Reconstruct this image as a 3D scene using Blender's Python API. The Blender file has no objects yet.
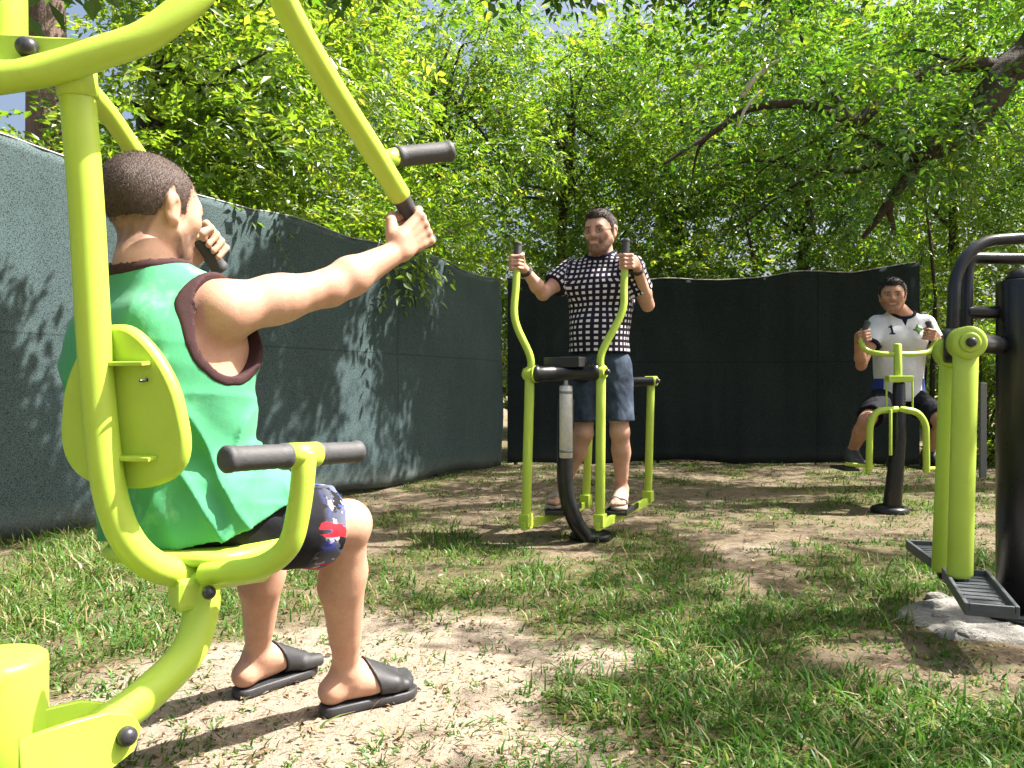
import bpy, bmesh, math, random
import numpy as np
from mathutils import Vector, Matrix

rng = np.random.default_rng(7)
random.seed(7)
scene = bpy.context.scene
COL = scene.collection

# ------------------------------------------------------------------ camera model
CAM_Z, FPX, HORIZON = 0.85, 800.0, 390.0


def P(px, py, depth):
    """world point at a given distance along the view, measured off the photograph"""
    return np.array([(px - 512.0) * depth / FPX, depth, CAM_Z + (HORIZON - py) * depth / FPX])


# ------------------------------------------------------------------ object helpers
def link(name, mesh, parent=None, loc=(0, 0, 0)):
    o = bpy.data.objects.new(name, mesh)
    COL.objects.link(o)
    if parent is not None:
        o.parent = parent
    o.location = loc
    return o


def thing(name, label, cat, loc=(0, 0, 0), rotz=0.0, group=None):
    o = bpy.data.objects.new(name, None)
    o.empty_display_size = 0.1
    COL.objects.link(o)
    o.location = loc
    o.rotation_euler = (0, 0, rotz)
    tag(o, label, cat, group)
    return o


def tag(o, label=None, cat=None, group=None, kind=None):
    if label: o['label'] = label
    if cat: o['category'] = cat
    if group: o['group'] = group
    if kind: o['kind'] = kind
    return o


def base_of(parent):
    b = np.zeros(3)
    p = parent
    while p is not None:
        b = b + np.array(p.location)
        p = p.parent
    return b


def mesh_from(name, verts, faces, mats, smooth=True, fmat=None, attrs=None, faces_np=None):
    me = bpy.data.meshes.new(name)
    V = np.asarray(verts, dtype=np.float32).reshape(-1, 3)
    if faces_np is not None:
        F = np.asarray(faces_np, dtype=np.int32)
        n, k = F.shape
        me.vertices.add(len(V)); me.vertices.foreach_set('co', V.ravel())
        me.loops.add(n * k); me.loops.foreach_set('vertex_index', F.ravel())
        me.polygons.add(n)
        me.polygons.foreach_set('loop_start', np.arange(0, n * k, k, dtype=np.int32))
        me.update(calc_edges=True)
    else:
        me.from_pydata([tuple(v) for v in V.tolist()], [], faces)
    if not isinstance(mats, (list, tuple)): mats = [mats]
    for m in mats: me.materials.append(m)
    if fmat is not None:
        me.polygons.foreach_set('material_index', np.asarray(fmat, dtype=np.int32))
    me.polygons.foreach_set('use_smooth', np.full(len(me.polygons), bool(smooth)))
    if attrs:
        for an, (dom, typ, data) in attrs.items():
            a = me.attributes.new(an, typ, dom)
            key = 'value' if typ == 'FLOAT' else ('color' if typ == 'FLOAT_COLOR' else 'vector')
            a.data.foreach_set(key, np.asarray(data, dtype=np.float32).ravel())
    me.update()
    return me


class MB:
    """collects shapes in world space; build() links them as ONE mesh relative to its parent"""
    def __init__(s):
        s.v, s.f, s.sm = [], [], []

    def add(s, verts, faces, smooth=True):
        o = len(s.v)
        s.v.extend([tuple(map(float, q)) for q in verts])
        s.f.extend([tuple(i + o for i in f) for f in faces])
        s.sm.extend([smooth] * len(faces))
        return s

    def tube(s, pts, r, seg=18, corner=0.0, cap='round', squash=None, closed=False):
        pts = round_path(pts, corner) if corner > 0 else [np.array(p, float) for p in pts]
        n = len(pts)
        rad = np.interp(np.linspace(0, 1, n), np.linspace(0, 1, len(r)), r) if hasattr(r, '__len__') else np.full(n, float(r))
        T = []
        for i in range(n):
            d = pts[min(i + 1, n - 1)] - pts[max(i - 1, 0)]
            T.append(d / (np.linalg.norm(d) + 1e-12))
        up = np.array([0, 0, 1.0]) if abs(T[0][2]) < 0.9 else np.array([0, 1.0, 0])
        N = np.cross(T[0], up); N /= np.linalg.norm(N)
        rings = []
        ang = np.linspace(0, 2 * math.pi, seg, endpoint=False)
        seq = []
        if cap == 'round':
            for a in (80, 60, 40, 20): seq.append((0, -math.sin(math.radians(a)) * rad[0] * .45, math.cos(math.radians(a))))
        for i in range(n): seq.append((i, 0.0, 1.0))
        if cap == 'round':
            for a in (20, 40, 60, 80): seq.append((n - 1, math.sin(math.radians(a)) * rad[-1] * .45, math.cos(math.radians(a))))
        Ns = [N]
        for i in range(1, n):
            N2 = Ns[-1] - T[i] * np.dot(Ns[-1], T[i]); N2 /= (np.linalg.norm(N2) + 1e-12)
            Ns.append(N2)
        for (i, off, sc) in seq:
            B = np.cross(T[i], Ns[i])
            c = pts[i] + T[i] * off
            a1, a2 = (1, 1) if squash is None else squash
            for a in ang:
                rings.append(c + (Ns[i] * math.cos(a) * a1 + B * math.sin(a) * a2) * rad[i] * sc)
        m = len(seq)
        f = []
        for i in range(m - 1):
            for j in range(seg):
                k = (j + 1) % seg
                f.append((i * seg + j, i * seg + k, (i + 1) * seg + k, (i + 1) * seg + j))
        s.add(rings, f, True)
        o = len(s.v) - m * seg
        s.f.append(tuple(o + j for j in reversed(range(seg)))); s.sm.append(False)
        s.f.append(tuple(o + (m - 1) * seg + j for j in range(seg))); s.sm.append(False)
        return s

    def lathe(s, base, axis, prof, seg=28):
        """prof: list of (distance along axis, radius)"""
        base = np.array(base, float); axis = np.array(axis, float); axis /= np.linalg.norm(axis)
        up = np.array([0, 0, 1.0]) if abs(axis[2]) < 0.9 else np.array([0, 1.0, 0])
        N = np.cross(axis, up); N /= np.linalg.norm(N); B = np.cross(axis, N)
        v, f = [], []
        for (t, r) in prof:
            for j in range(seg):
                a = 2 * math.pi * j / seg
                v.append(base + axis * t + (N * math.cos(a) + B * math.sin(a)) * r)
        for i in range(len(prof) - 1):
            for j in range(seg):
                k = (j + 1) % seg
                f.append((i * seg + j, i * seg + k, (i + 1) * seg + k, (i + 1) * seg + j))
        s.add(v, f, True)
        o = len(s.v) - len(v)
        s.f.append(tuple(o + j for j in reversed(range(seg)))); s.sm.append(False)
        s.f.append(tuple(o + (len(prof) - 1) * seg + j for j in range(seg))); s.sm.append(False)
        return s

    def box(s, c, ax, ay, az, hx, hy, hz, bev=0.004):
        bm = bmesh.new()
        bmesh.ops.create_cube(bm, size=2.0)
        for v in bm.verts: v.co = Vector((v.co.x * hx, v.co.y * hy, v.co.z * hz))
        if bev > 0:
            bmesh.ops.bevel(bm, geom=list(bm.edges), offset=bev, segments=2, affect='EDGES', profile=0.6)
        c, ax, ay, az = [np.array(q, float) for q in (c, ax, ay, az)]
        bm.verts.ensure_lookup_table()
        v = [c + ax * q.co.x + ay * q.co.y + az * q.co.z for q in bm.verts]
        f = [tuple(q.index for q in fc.verts) for fc in bm.faces]
        bm.free()
        s.add(v, f, False)
        return s

    def plate(s, outline, normal, thick, bev=0.004):
        """outline: closed list of 3-D points in a plane, extruded along normal"""
        outline = [np.array(q, float) for q in outline]
        nrm = np.array(normal, float); nrm /= np.linalg.norm(nrm)
        c = sum(outline) / len(outline)
        n = len(outline)
        v = []
        for (t, ins) in ((0, bev), (bev, 0), (thick - bev, 0), (thick, bev)):
            for q in outline:
                d = q - c
                L = np.linalg.norm(d) + 1e-9
                v.append(q - d / L * ins + nrm * t)
        f = []
        for i in range(3):
            for j in range(n):
                k = (j + 1) % n
                f.append((i * n + j, i * n + k, (i + 1) * n + k, (i + 1) * n + j))
        s.add(v, f, True)
        o = len(s.v) - len(v)
        s.f.append(tuple(o + j for j in reversed(range(n)))); s.sm.append(False)
        s.f.append(tuple(o + 3 * n + j for j in range(n))); s.sm.append(False)
        return s

    def build(s, name, mat, parent=None):
        b = base_of(parent)
        V = np.array(s.v) - b
        me = mesh_from(name, V, s.f, mat)
        me.polygons.foreach_set('use_smooth', np.array(s.sm, dtype=bool))
        bm = bmesh.new(); bm.from_mesh(me)
        bmesh.ops.recalc_face_normals(bm, faces=list(bm.faces))
        bm.to_mesh(me); bm.free()
        return link(name, me, parent)


def round_path(pts, r, n=7):
    pts = [np.array(p, float) for p in pts]
    out = [pts[0]]
    for i in range(1, len(pts) - 1):
        a, b, c = pts[i - 1], pts[i], pts[i + 1]
        la, lc = np.linalg.norm(a - b), np.linalg.norm(c - b)
        q = min(r, la * .49, lc * .49)
        p0 = b + (a - b) / la * q; p1 = b + (c - b) / lc * q
        for t in np.linspace(0, 1, n):
            out.append((1 - t) ** 2 * p0 + 2 * t * (1 - t) * b + t * t * p1)
    out.append(pts[-1])
    return out


def spline(pts, n=8):
    """Catmull-Rom through the points"""
    p = [np.array(q, float) for q in pts]
    p = [2 * p[0] - p[1]] + p + [2 * p[-1] - p[-2]]
    out = []
    for i in range(1, len(p) - 2):
        for t in np.linspace(0, 1, n, endpoint=False):
            a, b, c, d = p[i - 1], p[i], p[i + 1], p[i + 2]
            out.append(.5 * ((2 * b) + (c - a) * t + (2 * a - 5 * b + 4 * c - d) * t * t + (3 * b - a - 3 * c + d) * t ** 3))
    out.append(p[-2])
    return out


# ------------------------------------------------------------------ value noise (numpy)
class Noise:
    def __init__(s, seed, n=64):
        s.g = np.random.default_rng(seed).random((n, n, n)).astype(np.float32); s.n = n

    def __call__(s, x, y, z=None):
        x = np.asarray(x, dtype=np.float64); y = np.asarray(y, dtype=np.float64)
        z = np.zeros_like(x) if z is None else np.asarray(z, dtype=np.float64)
        xi, yi, zi = np.floor(x).astype(int), np.floor(y).astype(int), np.floor(z).astype(int)
        fx, fy, fz = x - xi, y - yi, z - zi
        fx, fy, fz = [q * q * (3 - 2 * q) for q in (fx, fy, fz)]
        n = s.n; r = 0
        for a in (0, 1):
            for b in (0, 1):
                for c in (0, 1):
                    w = (fx if a else 1 - fx) * (fy if b else 1 - fy) * (fz if c else 1 - fz)
                    r = r + w * s.g[(xi + a) % n, (yi + b) % n, (zi + c) % n]
        return r


def fbm(ns, x, y, z=None, oct=4):
    r, a, t = 0, 1.0, 0
    for i in range(oct):
        r = r + a * ns(x * 2 ** i + 7.3 * i, y * 2 ** i + 3.1 * i, None if z is None else z * 2 ** i)
        t += a; a *= .5
    return r / t


NZ = Noise(11)
NZ2 = Noise(23)


# ------------------------------------------------------------------ distance-field modelling of bodies
class Field:
    def __init__(s, lo, hi, h):
        s.lo = np.array(lo, float); s.h = h
        s.n = np.ceil((np.array(hi) - s.lo) / h).astype(int) + 1
        s.ax = [s.lo[i] + h * np.arange(s.n[i]) for i in range(3)]
        s.d = np.full(tuple(s.n), 0.35, dtype=np.float32)

    def copy(s):
        o = Field.__new__(Field); o.lo, o.h, o.n, o.ax = s.lo, s.h, s.n, s.ax; o.d = s.d.copy(); return o

    def sl(s, lo, hi):
        a = np.clip(np.floor((np.array(lo) - s.lo) / s.h).astype(int), 0, s.n)
        b = np.clip(np.ceil((np.array(hi) - s.lo) / s.h).astype(int) + 1, 0, s.n)
        if np.any(b <= a): return None
        sl = tuple(slice(a[i], b[i]) for i in range(3))
        X, Y, Z = np.meshgrid(s.ax[0][sl[0]], s.ax[1][sl[1]], s.ax[2][sl[2]], indexing='ij', sparse=True)
        return sl, X, Y, Z

    def join(s, sl, d, k):
        o = s.d[sl]
        if k > 0:
            hh = np.maximum(k - np.abs(o - d), 0) / k
            s.d[sl] = np.minimum(o, d) - hh * hh * k * .25
        else:
            s.d[sl] = np.minimum(o, d)

    def cut(s, sl, d, k):
        o = s.d[sl]; d = -d
        if k > 0:
            hh = np.maximum(k - np.abs(o - d), 0) / k
            s.d[sl] = np.maximum(o, d) + hh * hh * k * .25
        else:
            s.d[sl] = np.maximum(o, d)

    def cone(s, a, b, ra, rb, k=0.02, sub=False, m=0.07):
        a, b = np.array(a, float), np.array(b, float)
        R = max(ra, rb) + k + m
        q = s.sl(np.minimum(a, b) - R, np.maximum(a, b) + R)
        if q is None: return s
        sl, X, Y, Z = q
        d = rcone(X, Y, Z, a, b, ra, rb)
        (s.cut if sub else s.join)(sl, d.astype(np.float32), k)
        return s

    def ell(s, c, r, k=0.02, M=None, sub=False, m=0.07):
        c, r = np.array(c, float), np.array(r, float)
        R = r.max() + k + m
        q = s.sl(c - R, c + R)
        if q is None: return s
        sl, X, Y, Z = q
        d = ell(X, Y, Z, c, r, M)
        (s.cut if sub else s.join)(sl, d.astype(np.float32), k)
        return s

    def all(s):
        return np.meshgrid(*s.ax, indexing='ij', sparse=True)


def rcone(X, Y, Z, a, b, ra, rb):
    ba = b - a; L = np.linalg.norm(ba) + 1e-9; u = ba / L
    px, py, pz = X - a[0], Y - a[1], Z - a[2]
    t = px * u[0] + py * u[1] + pz * u[2]
    rr = np.sqrt(np.maximum(px * px + py * py + pz * pz - t * t, 0))
    s = (ra - rb) / L
    s = max(-.95, min(.95, s)); cth = math.sqrt(1 - s * s)
    tt = np.clip(t + rr * s / cth, 0, L)
    dx = t - tt
    return np.sqrt(dx * dx + rr * rr) - (ra + (rb - ra) * tt / L)


def ell(X, Y, Z, c, r, M=None):
    px, py, pz = X - c[0], Y - c[1], Z - c[2]
    if M is not None:     # columns of M are the ellipsoid's own axes
        px, py, pz = [px * M[0][i] + py * M[1][i] + pz * M[2][i] for i in range(3)]
    k0 = np.sqrt((px / r[0]) ** 2 + (py / r[1]) ** 2 + (pz / r[2]) ** 2)
    k1 = np.sqrt((px / r[0] ** 2) ** 2 + (py / r[1] ** 2) ** 2 + (pz / r[2] ** 2) ** 2) + 1e-9
    return k0 * (k0 - 1) / k1


def surface(F, d=None):
    """surface nets of the zero level -> verts, quads"""
    d = F.d if d is None else d
    ins = d < 0
    occ = np.argwhere(ins.any(axis=(1, 2)))
    if len(occ) == 0: return np.zeros((0, 3)), np.zeros((0, 4), int)
    bb = []
    for ax in range(3):
        o = np.flatnonzero(ins.any(axis=tuple(q for q in range(3) if q != ax)))
        bb.append((max(o[0] - 2, 0), min(o[-1] + 3, d.shape[ax])))
    sl = tuple(slice(a, b) for a, b in bb)
    d = d[sl]; ins = ins[sl]
    off = np.array([a for a, b in bb])
    c8 = [ins[i:ins.shape[0] - 1 + i, j:ins.shape[1] - 1 + j, k:ins.shape[2] - 1 + k] for i in (0, 1) for j in (0, 1) for k in (0, 1)]
    cnt = sum(c.astype(np.int8) for c in c8)
    act = (cnt > 0) & (cnt < 8)
    idx = np.argwhere(act)
    vid = np.full(act.shape, -1, dtype=np.int64); vid[act] = np.arange(len(idx))
    acc = np.zeros((len(idx), 3)); num = np.zeros(len(idx))
    corners = [(i, j, k) for i in (0, 1) for j in (0, 1) for k in (0, 1)]
    val = {c: d[idx[:, 0] + c[0], idx[:, 1] + c[1], idx[:, 2] + c[2]].astype(float) for c in corners}
    for c in corners:
        for ax in range(3):
            if c[ax] == 0:
                e = list(c); e[ax] = 1; e = tuple(e)
                a, b = val[c], val[e]
                x = (a < 0) != (b < 0)
                t = np.where(x, a / np.where(x, a - b, 1), 0)
                p = np.tile(np.array(c, float), (len(idx), 1)); p[:, ax] = t
                acc[x] += p[x]; num[x] += 1
    V = (idx + acc / np.maximum(num, 1)[:, None] + off) * F.h + F.lo
    Q = []
    for ax in range(3):
        a, b = [q for q in range(3) if q != ax]
        s0 = [slice(None)] * 3; s1 = [slice(None)] * 3
        s0[ax] = slice(0, -1); s1[ax] = slice(1, None)
        A, B = ins[tuple(s0)], ins[tuple(s1)]
        E = np.argwhere(A != B)
        E = E[(E[:, a] > 0) & (E[:, b] > 0) & (E[:, a] < act.shape[a]) & (E[:, b] < act.shape[b])]
        if len(E) == 0: continue
        fl = A[E[:, 0], E[:, 1], E[:, 2]]
        q = []
        for (da, db) in ((-1, -1), (0, -1), (0, 0), (-1, 0)):
            c = E.copy(); c[:, a] += da; c[:, b] += db
            q.append(vid[c[:, 0], c[:, 1], c[:, 2]])
        q = np.stack(q, 1)
        if ax == 1: fl = ~fl
        q[~fl] = q[~fl][:, ::-1]
        Q.append(q)
    Q = np.concatenate(Q)
    Q = Q[(Q >= 0).all(1)]
    return V, Q


def relax(V, Q, it=1, lam=.5):
    for _ in range(it):
        acc = np.zeros_like(V); n = np.zeros(len(V))
        for i in range(4):
            a, b = Q[:, i], Q[:, (i + 1) % 4]
            np.add.at(acc, a, V[b]); np.add.at(n, a, 1)
            np.add.at(acc, b, V[a]); np.add.at(n, b, 1)
        V = V + lam * (acc / np.maximum(n, 1)[:, None] - V)
    return V


def body_mesh(name, F, mats, parent, d=None, attrs=None, smooth_it=1, disp=None):
    V, Q = surface(F, d)
    if len(V) == 0: raise RuntimeError('empty field ' + name)
    V = relax(V, Q, smooth_it)
    at = {}
    if attrs:
        for k, fn in attrs.items():
            data = fn(V)
            at[k] = ('POINT', 'FLOAT_COLOR' if data.shape[-1] == 4 else 'FLOAT_VECTOR', data)
    return link(name, mesh_from(name, V, None, mats, True, faces_np=Q, attrs=at), parent)
# ------------------------------------------------------------------ materials
CLOTH = ('green_jersey', 'checked_shirt', 'denim', 'printed_shorts', 'white_polo', 'dark_shorts', 'navy_cloth', 'blue_cloth', 'crest_green', 'trim_brown', 'dirt_and_turf')


class NT:
    def __init__(s, name):
        s.m = bpy.data.materials.new(name); s.m.use_nodes = True
        s.t = s.m.node_tree; s.t.nodes.clear()
        s.out = s.n('ShaderNodeOutputMaterial')

    def n(s, typ, **kw):
        q = s.t.nodes.new(typ)
        for k, v in kw.items():
            if k.startswith('i_'):
                key = k[2:].replace('_', ' ')
                q.inputs[key].default_value = v
            else:
                setattr(q, k, v)
        return q

    def l(s, a, b): s.t.links.new(a, b); return s

    def noise(s, scale, detail=4, rough=.55, vec=None, coord='Object', stretch=None):
        tc = s.n('ShaderNodeTexCoord')
        src = tc.outputs[coord] if vec is None else vec
        if stretch:
            mp = s.n('ShaderNodeMapping'); mp.inputs['Scale'].default_value = stretch
            s.l(src, mp.inputs['Vector']); src = mp.outputs['Vector']
        q = s.n('ShaderNodeTexNoise'); q.inputs['Scale'].default_value = scale
        q.inputs['Detail'].default_value = detail; q.inputs['Roughness'].default_value = rough
        s.l(src, q.inputs['Vector'])
        return q.outputs['Fac']

    def ramp(s, fac, stops):
        r = s.n('ShaderNodeValToRGB')
        el = r.color_ramp.elements
        while len(el) < len(stops): el.new(.5)
        for e, (p, c) in zip(el, stops):
            e.position = p; e.color = (c[0], c[1], c[2], 1) if hasattr(c, '__len__') else (c, c, c, 1)
        s.l(fac, r.inputs['Fac'])
        return r.outputs['Color']

    def mix(s, a, b, fac, blend='MIX'):
        q = s.n('ShaderNodeMix', data_type='RGBA', blend_type=blend)
        for sock, v in ((q.inputs['A'], a), (q.inputs['B'], b)) if False else ((q.inputs[6], a), (q.inputs[7], b)):
            if hasattr(v, 'is_output'): s.l(v, sock)
            else: sock.default_value = (v[0], v[1], v[2], 1)
        if hasattr(fac, 'is_output'): s.l(fac, q.inputs[0])
        else: q.inputs[0].default_value = fac
        return q.outputs[2]

    def math(s, op, a, b=0.0, c=None):
        q = s.n('ShaderNodeMath', operation=op)
        for i, v in enumerate((a, b, c)):
            if v is None: continue
            if hasattr(v, 'is_output'): s.l(v, q.inputs[i])
            else: q.inputs[i].default_value = v
        return q.outputs[0]

    def bump(s, h, strength=.3, dist=.01):
        b = s.n('ShaderNodeBump'); b.inputs['Strength'].default_value = strength; b.inputs['Distance'].default_value = dist
        s.l(h, b.inputs['Height'])
        return b.outputs['Normal']

    def pbsdf(s, col, rough=.5, normal=None, metal=0.0, **kw):
        p = s.n('ShaderNodeBsdfPrincipled')
        if s.m.name in CLOTH: p.inputs['Specular IOR Level'].default_value = .12
        for sock, v in (('Base Color', col), ('Roughness', rough)):
            if hasattr(v, 'is_output'): s.l(v, p.inputs[sock])
            elif sock == 'Base Color': p.inputs[sock].default_value = (v[0], v[1], v[2], 1)
            else: p.inputs[sock].default_value = v
        p.inputs['Metallic'].default_value = metal
        for k, v in kw.items(): p.inputs[k.replace('_', ' ')].default_value = v
        if normal is not None: s.l(normal, p.inputs['Normal'])
        s.l(p.outputs['BSDF'], s.out.inputs['Surface'])
        return p


M = {}


def simple(name, col, rough, metal=0.0, nscale=40, namt=.12, bump=.1, bdist=.002, **kw):
    t = NT(name)
    f = t.noise(nscale, 5)
    lo = tuple(c * (1 - namt) for c in col); hi = tuple(min(1, c * (1 + namt)) for c in col)
    c = t.ramp(f, [(.3, lo), (.7, hi)])
    rr = t.math('MULTIPLY_ADD', f, .25, rough - .12)
    t.pbsdf(c, rr, t.bump(t.noise(nscale * 4, 3), bump, bdist), metal, **kw)
    M[name] = t.m
    return t.m


def lime():
    t = NT('lime_paint')
    f = t.noise(6, 6, .65)
    c = t.ramp(f, [(.25, (.385, .53, .055)), (.6, (.43, .59, .068)), (.85, (.46, .62, .08))])
    dirt = t.ramp(t.noise(23, 8, .7), [(.60, 0.0), (.78, 1.0)])
    c = t.mix(c, (.30, .34, .07), t.math('MULTIPLY', dirt, .35))
    scr = t.ramp(t.noise(90, 3, .6, stretch=(1, 1, .12)), [(.70, 0.0), (.76, 1.0)])
    c = t.mix(c, (.55, .68, .16), t.math('MULTIPLY', scr, .35))
    chip = t.ramp(t.noise(34, 4, .8), [(.735, 0.0), (.75, 1.0)])
    c = t.mix(c, (.10, .085, .06), t.math('MULTIPLY', chip, .9))
    r = t.math('MULTIPLY_ADD', t.noise(14, 5), .25, .26)
    t.pbsdf(c, r, t.bump(t.math('SUBTRACT', t.noise(260, 2), chip), .10, .002))
    M['lime_paint'] = t.m


lime()
simple('black_paint', (.012, .013, .015), .30, nscale=25, bump=.05)
simple('black_plastic', (.018, .018, .02), .42, nscale=60, bump=.1)
simple('dark_rubber', (.05, .05, .055), .62, nscale=70, bump=.35, bdist=.002)
simple('grey_tread', (.085, .095, .105), .55, nscale=50, bump=.35, bdist=.003)
simple('steel', (.62, .61, .59), .42, metal=.3, nscale=50, bump=.15)
simple('grey_metal', (.22, .22, .22), .5, metal=.4, nscale=30)
simple('bolt_cap', (.03, .028, .035), .3, nscale=30)
simple('sandal_black', (.028, .028, .032), .55, nscale=60, bump=.3)
simple('sandal_tan', (.36, .31, .26), .6, nscale=60, bump=.3)
simple('shoe_dark', (.045, .047, .055), .6, nscale=60, bump=.3)
simple('trim_brown', (.055, .028, .03), .8, nscale=120, bump=.4)
simple('navy_cloth', (.014, .016, .04), .85, nscale=120, bump=.4)
simple('blue_cloth', (.03, .06, .26), .8, nscale=120, bump=.4)
simple('crest_green', (.07, .16, .035), .8, nscale=200, namt=.5, bump=.3)
simple('glass_frame', (.13, .10, .08), .3, nscale=60)
simple('bracelet', (.05, .04, .035), .6, nscale=90, namt=.5)
simple('fence_post_paint', (.02, .028, .026), .5, nscale=30)
simple('dry_wood', (.52, .47, .40), .8, nscale=30, namt=.3)


def mat_skin(name, base, deep):
    t = NT(name)
    at = t.n('ShaderNodeAttribute', attribute_name='tint')
    f = t.noise(14, 5, .6)
    c = t.mix(base, deep, t.ramp(f, [(.35, 0.0), (.75, 1.0)]))
    f3 = t.noise(45, 6, .75)
    c = t.mix(c, (deep[0] * .95, deep[1] * .72, deep[2] * .68), t.math('MULTIPLY', t.ramp(f3, [(.50, 0.0), (.68, 1.0)]), .45))
    f2 = t.noise(120, 3, .7)
    c = t.mix(c, (base[0] * .72, base[1] * .55, base[2] * .5), t.math('MULTIPLY', t.ramp(f2, [(.55, 0.0), (.8, 1.0)]), .35))
    # the tint attribute: rgb = colour of beard, brows, lips, eyes; alpha = how strong
    c = t.mix(c, at.outputs['Color'], at.outputs['Alpha'])
    p = t.pbsdf(c, t.math('MULTIPLY_ADD', f2, .25, .44), t.bump(t.noise(260, 4, .7), .25, .003))
    p.inputs['Specular IOR Level'].default_value = .32
    p.inputs['Subsurface Weight'].default_value = .12
    p.inputs['Subsurface Radius'].default_value = (.012, .005, .003)
    M[name] = t.m


mat_skin('skin_fair', (.58, .355, .265), (.51, .28, .20))
mat_skin('skin_tan', (.53, .315, .225), (.46, .25, .17))
mat_skin('skin_dark_tan', (.50, .28, .19), (.42, .215, .135))


def mat_hair(name, a, b):
    t = NT(name)
    f = t.noise(150, 6, .75)
    g = t.noise(320, 3, .7, stretch=(1, 1, .35))
    c = t.ramp(t.mix(f, g, .5), [(.38, a), (.62, b)])
    t.pbsdf(c, .55, t.bump(g, .6, .006))
    M[name] = t.m


mat_hair('hair_cropped', (.022, .012, .009), (.10, .060, .046))
mat_hair('hair_brown', (.012, .007, .005), (.05, .028, .017))
mat_hair('hair_black', (.006, .005, .005), (.02, .017, .015))


def cloth_bump(t, scale=420, fold=7):
    w = t.noise(scale, 2)
    fo = t.noise(fold, 5, .6)
    h = t.math('ADD', t.math('MULTIPLY', w, .05), t.math('MULTIPLY', fo, .6))
    return t.bump(h, .4, .014)


def mat_green_top():
    t = NT('green_jersey')
    f = t.noise(5, 4, .5)
    c = t.ramp(f, [(.3, (.062, .29, .145)), (.7, (.088, .35, .185))])
    blot = t.ramp(t.noise(9, 6, .6, stretch=(1, 1, .6)), [(.60, 0.0), (.68, 1.0)])
    c = t.mix(c, (.19, .46, .28), t.math('MULTIPLY', blot, .7))
    p = t.pbsdf(c, .8, cloth_bump(t, 500, 8))
    p.inputs['Sheen Weight'].default_value = .1
    M['green_jersey'] = t.m


mat_green_top()


def mat_check():
    """dark shirt printed with a grid of small pale squares"""
    t = NT('checked_shirt')
    at = t.n('ShaderNodeAttribute', attribute_name='wrap')
    sp = t.n('ShaderNodeSeparateXYZ'); t.l(at.outputs['Vector'], sp.inputs[0])
    k = 1 / .0325
    u = t.math('FRACT', t.math('MULTIPLY', sp.outputs[0], k))
    v = t.math('FRACT', t.math('MULTIPLY', sp.outputs[1], k))
    a = t.math('LESS_THAN', u, .50); b = t.math('LESS_THAN', v, .48)
    f = t.math('MULTIPLY', a, b)
    c = t.mix((.018, .015, .03), (.70, .66, .70), f)
    t.pbsdf(c, .8, cloth_bump(t, 500, 9))
    M['checked_shirt'] = t.m


mat_check()


def mat_denim():
    t = NT('denim')
    f = t.noise(9, 6, .65)
    c = t.ramp(f, [(.3, (.020, .028, .046)), (.55, (.044, .060, .092)), (.8, (.090, .112, .15))])
    w = t.noise(300, 2, .5, stretch=(1, 1, .25))
    c = t.mix(c, (.16, .19, .24), t.math('MULTIPLY', t.ramp(w, [(.55, 0.0), (.75, 1.0)]), .3))
    t.pbsdf(c, .8, cloth_bump(t, 400, 10))
    M['denim'] = t.m


mat_denim()


def mat_board_shorts():
    t = NT('printed_shorts')
    at = t.n('ShaderNodeAttribute', attribute_name='wrap')
    sp = t.n('ShaderNodeSeparateXYZ'); t.l(at.outputs['Vector'], sp.inputs[0])
    near = t.ramp(sp.outputs[0], [(.56, 0.0), (.74, 1.0)])           # 1 close to the hem
    f = t.noise(16, 4, .6); g = t.noise(24, 5, .6, stretch=(1.4, .8, 1))
    c = (.010, .010, .013)
    c = t.mix(c, (.12, .13, .20), t.math('MULTIPLY', t.ramp(g, [(.44, 0.0), (.47, 1.0)]), near))
    c = t.mix(c, (.05, .07, .42), t.math('MULTIPLY', t.ramp(f, [(.54, 0.0), (.56, 1.0)]), near))
    c = t.mix(c, (.62, .56, .60), t.math('MULTIPLY', t.ramp(t.noise(31, 4, .6), [(.59, 0.0), (.61, 1.0)]), near))
    mid = t.ramp(sp.outputs[0], [(.34, 0.0), (.46, 1.0)])
    c = t.mix(c, (.55, .018, .03), t.math('MULTIPLY', t.ramp(t.noise(10, 2, .5, stretch=(.7, .7, 2.6)), [(.60, 0.0), (.615, 1.0)]), mid))
    t.pbsdf(c, .7, cloth_bump(t, 420, 12))
    M['printed_shorts'] = t.m


mat_board_shorts()
simple('red_print', (.60, .03, .045), .7, nscale=60)
simple('pale_print', (.66, .62, .64), .7, nscale=60)
simple('dark_shorts', (.012, .012, .018), .8, nscale=30, namt=.5, bump=.4, bdist=.01)


def mat_polo():
    t = NT('white_polo')
    f = t.noise(8, 4)
    c = t.ramp(f, [(.3, (.62, .63, .68)), (.7, (.72, .73, .77))])
    t.pbsdf(c, .8, cloth_bump(t, 420, 10))
    M['white_polo'] = t.m


mat_polo()


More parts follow.
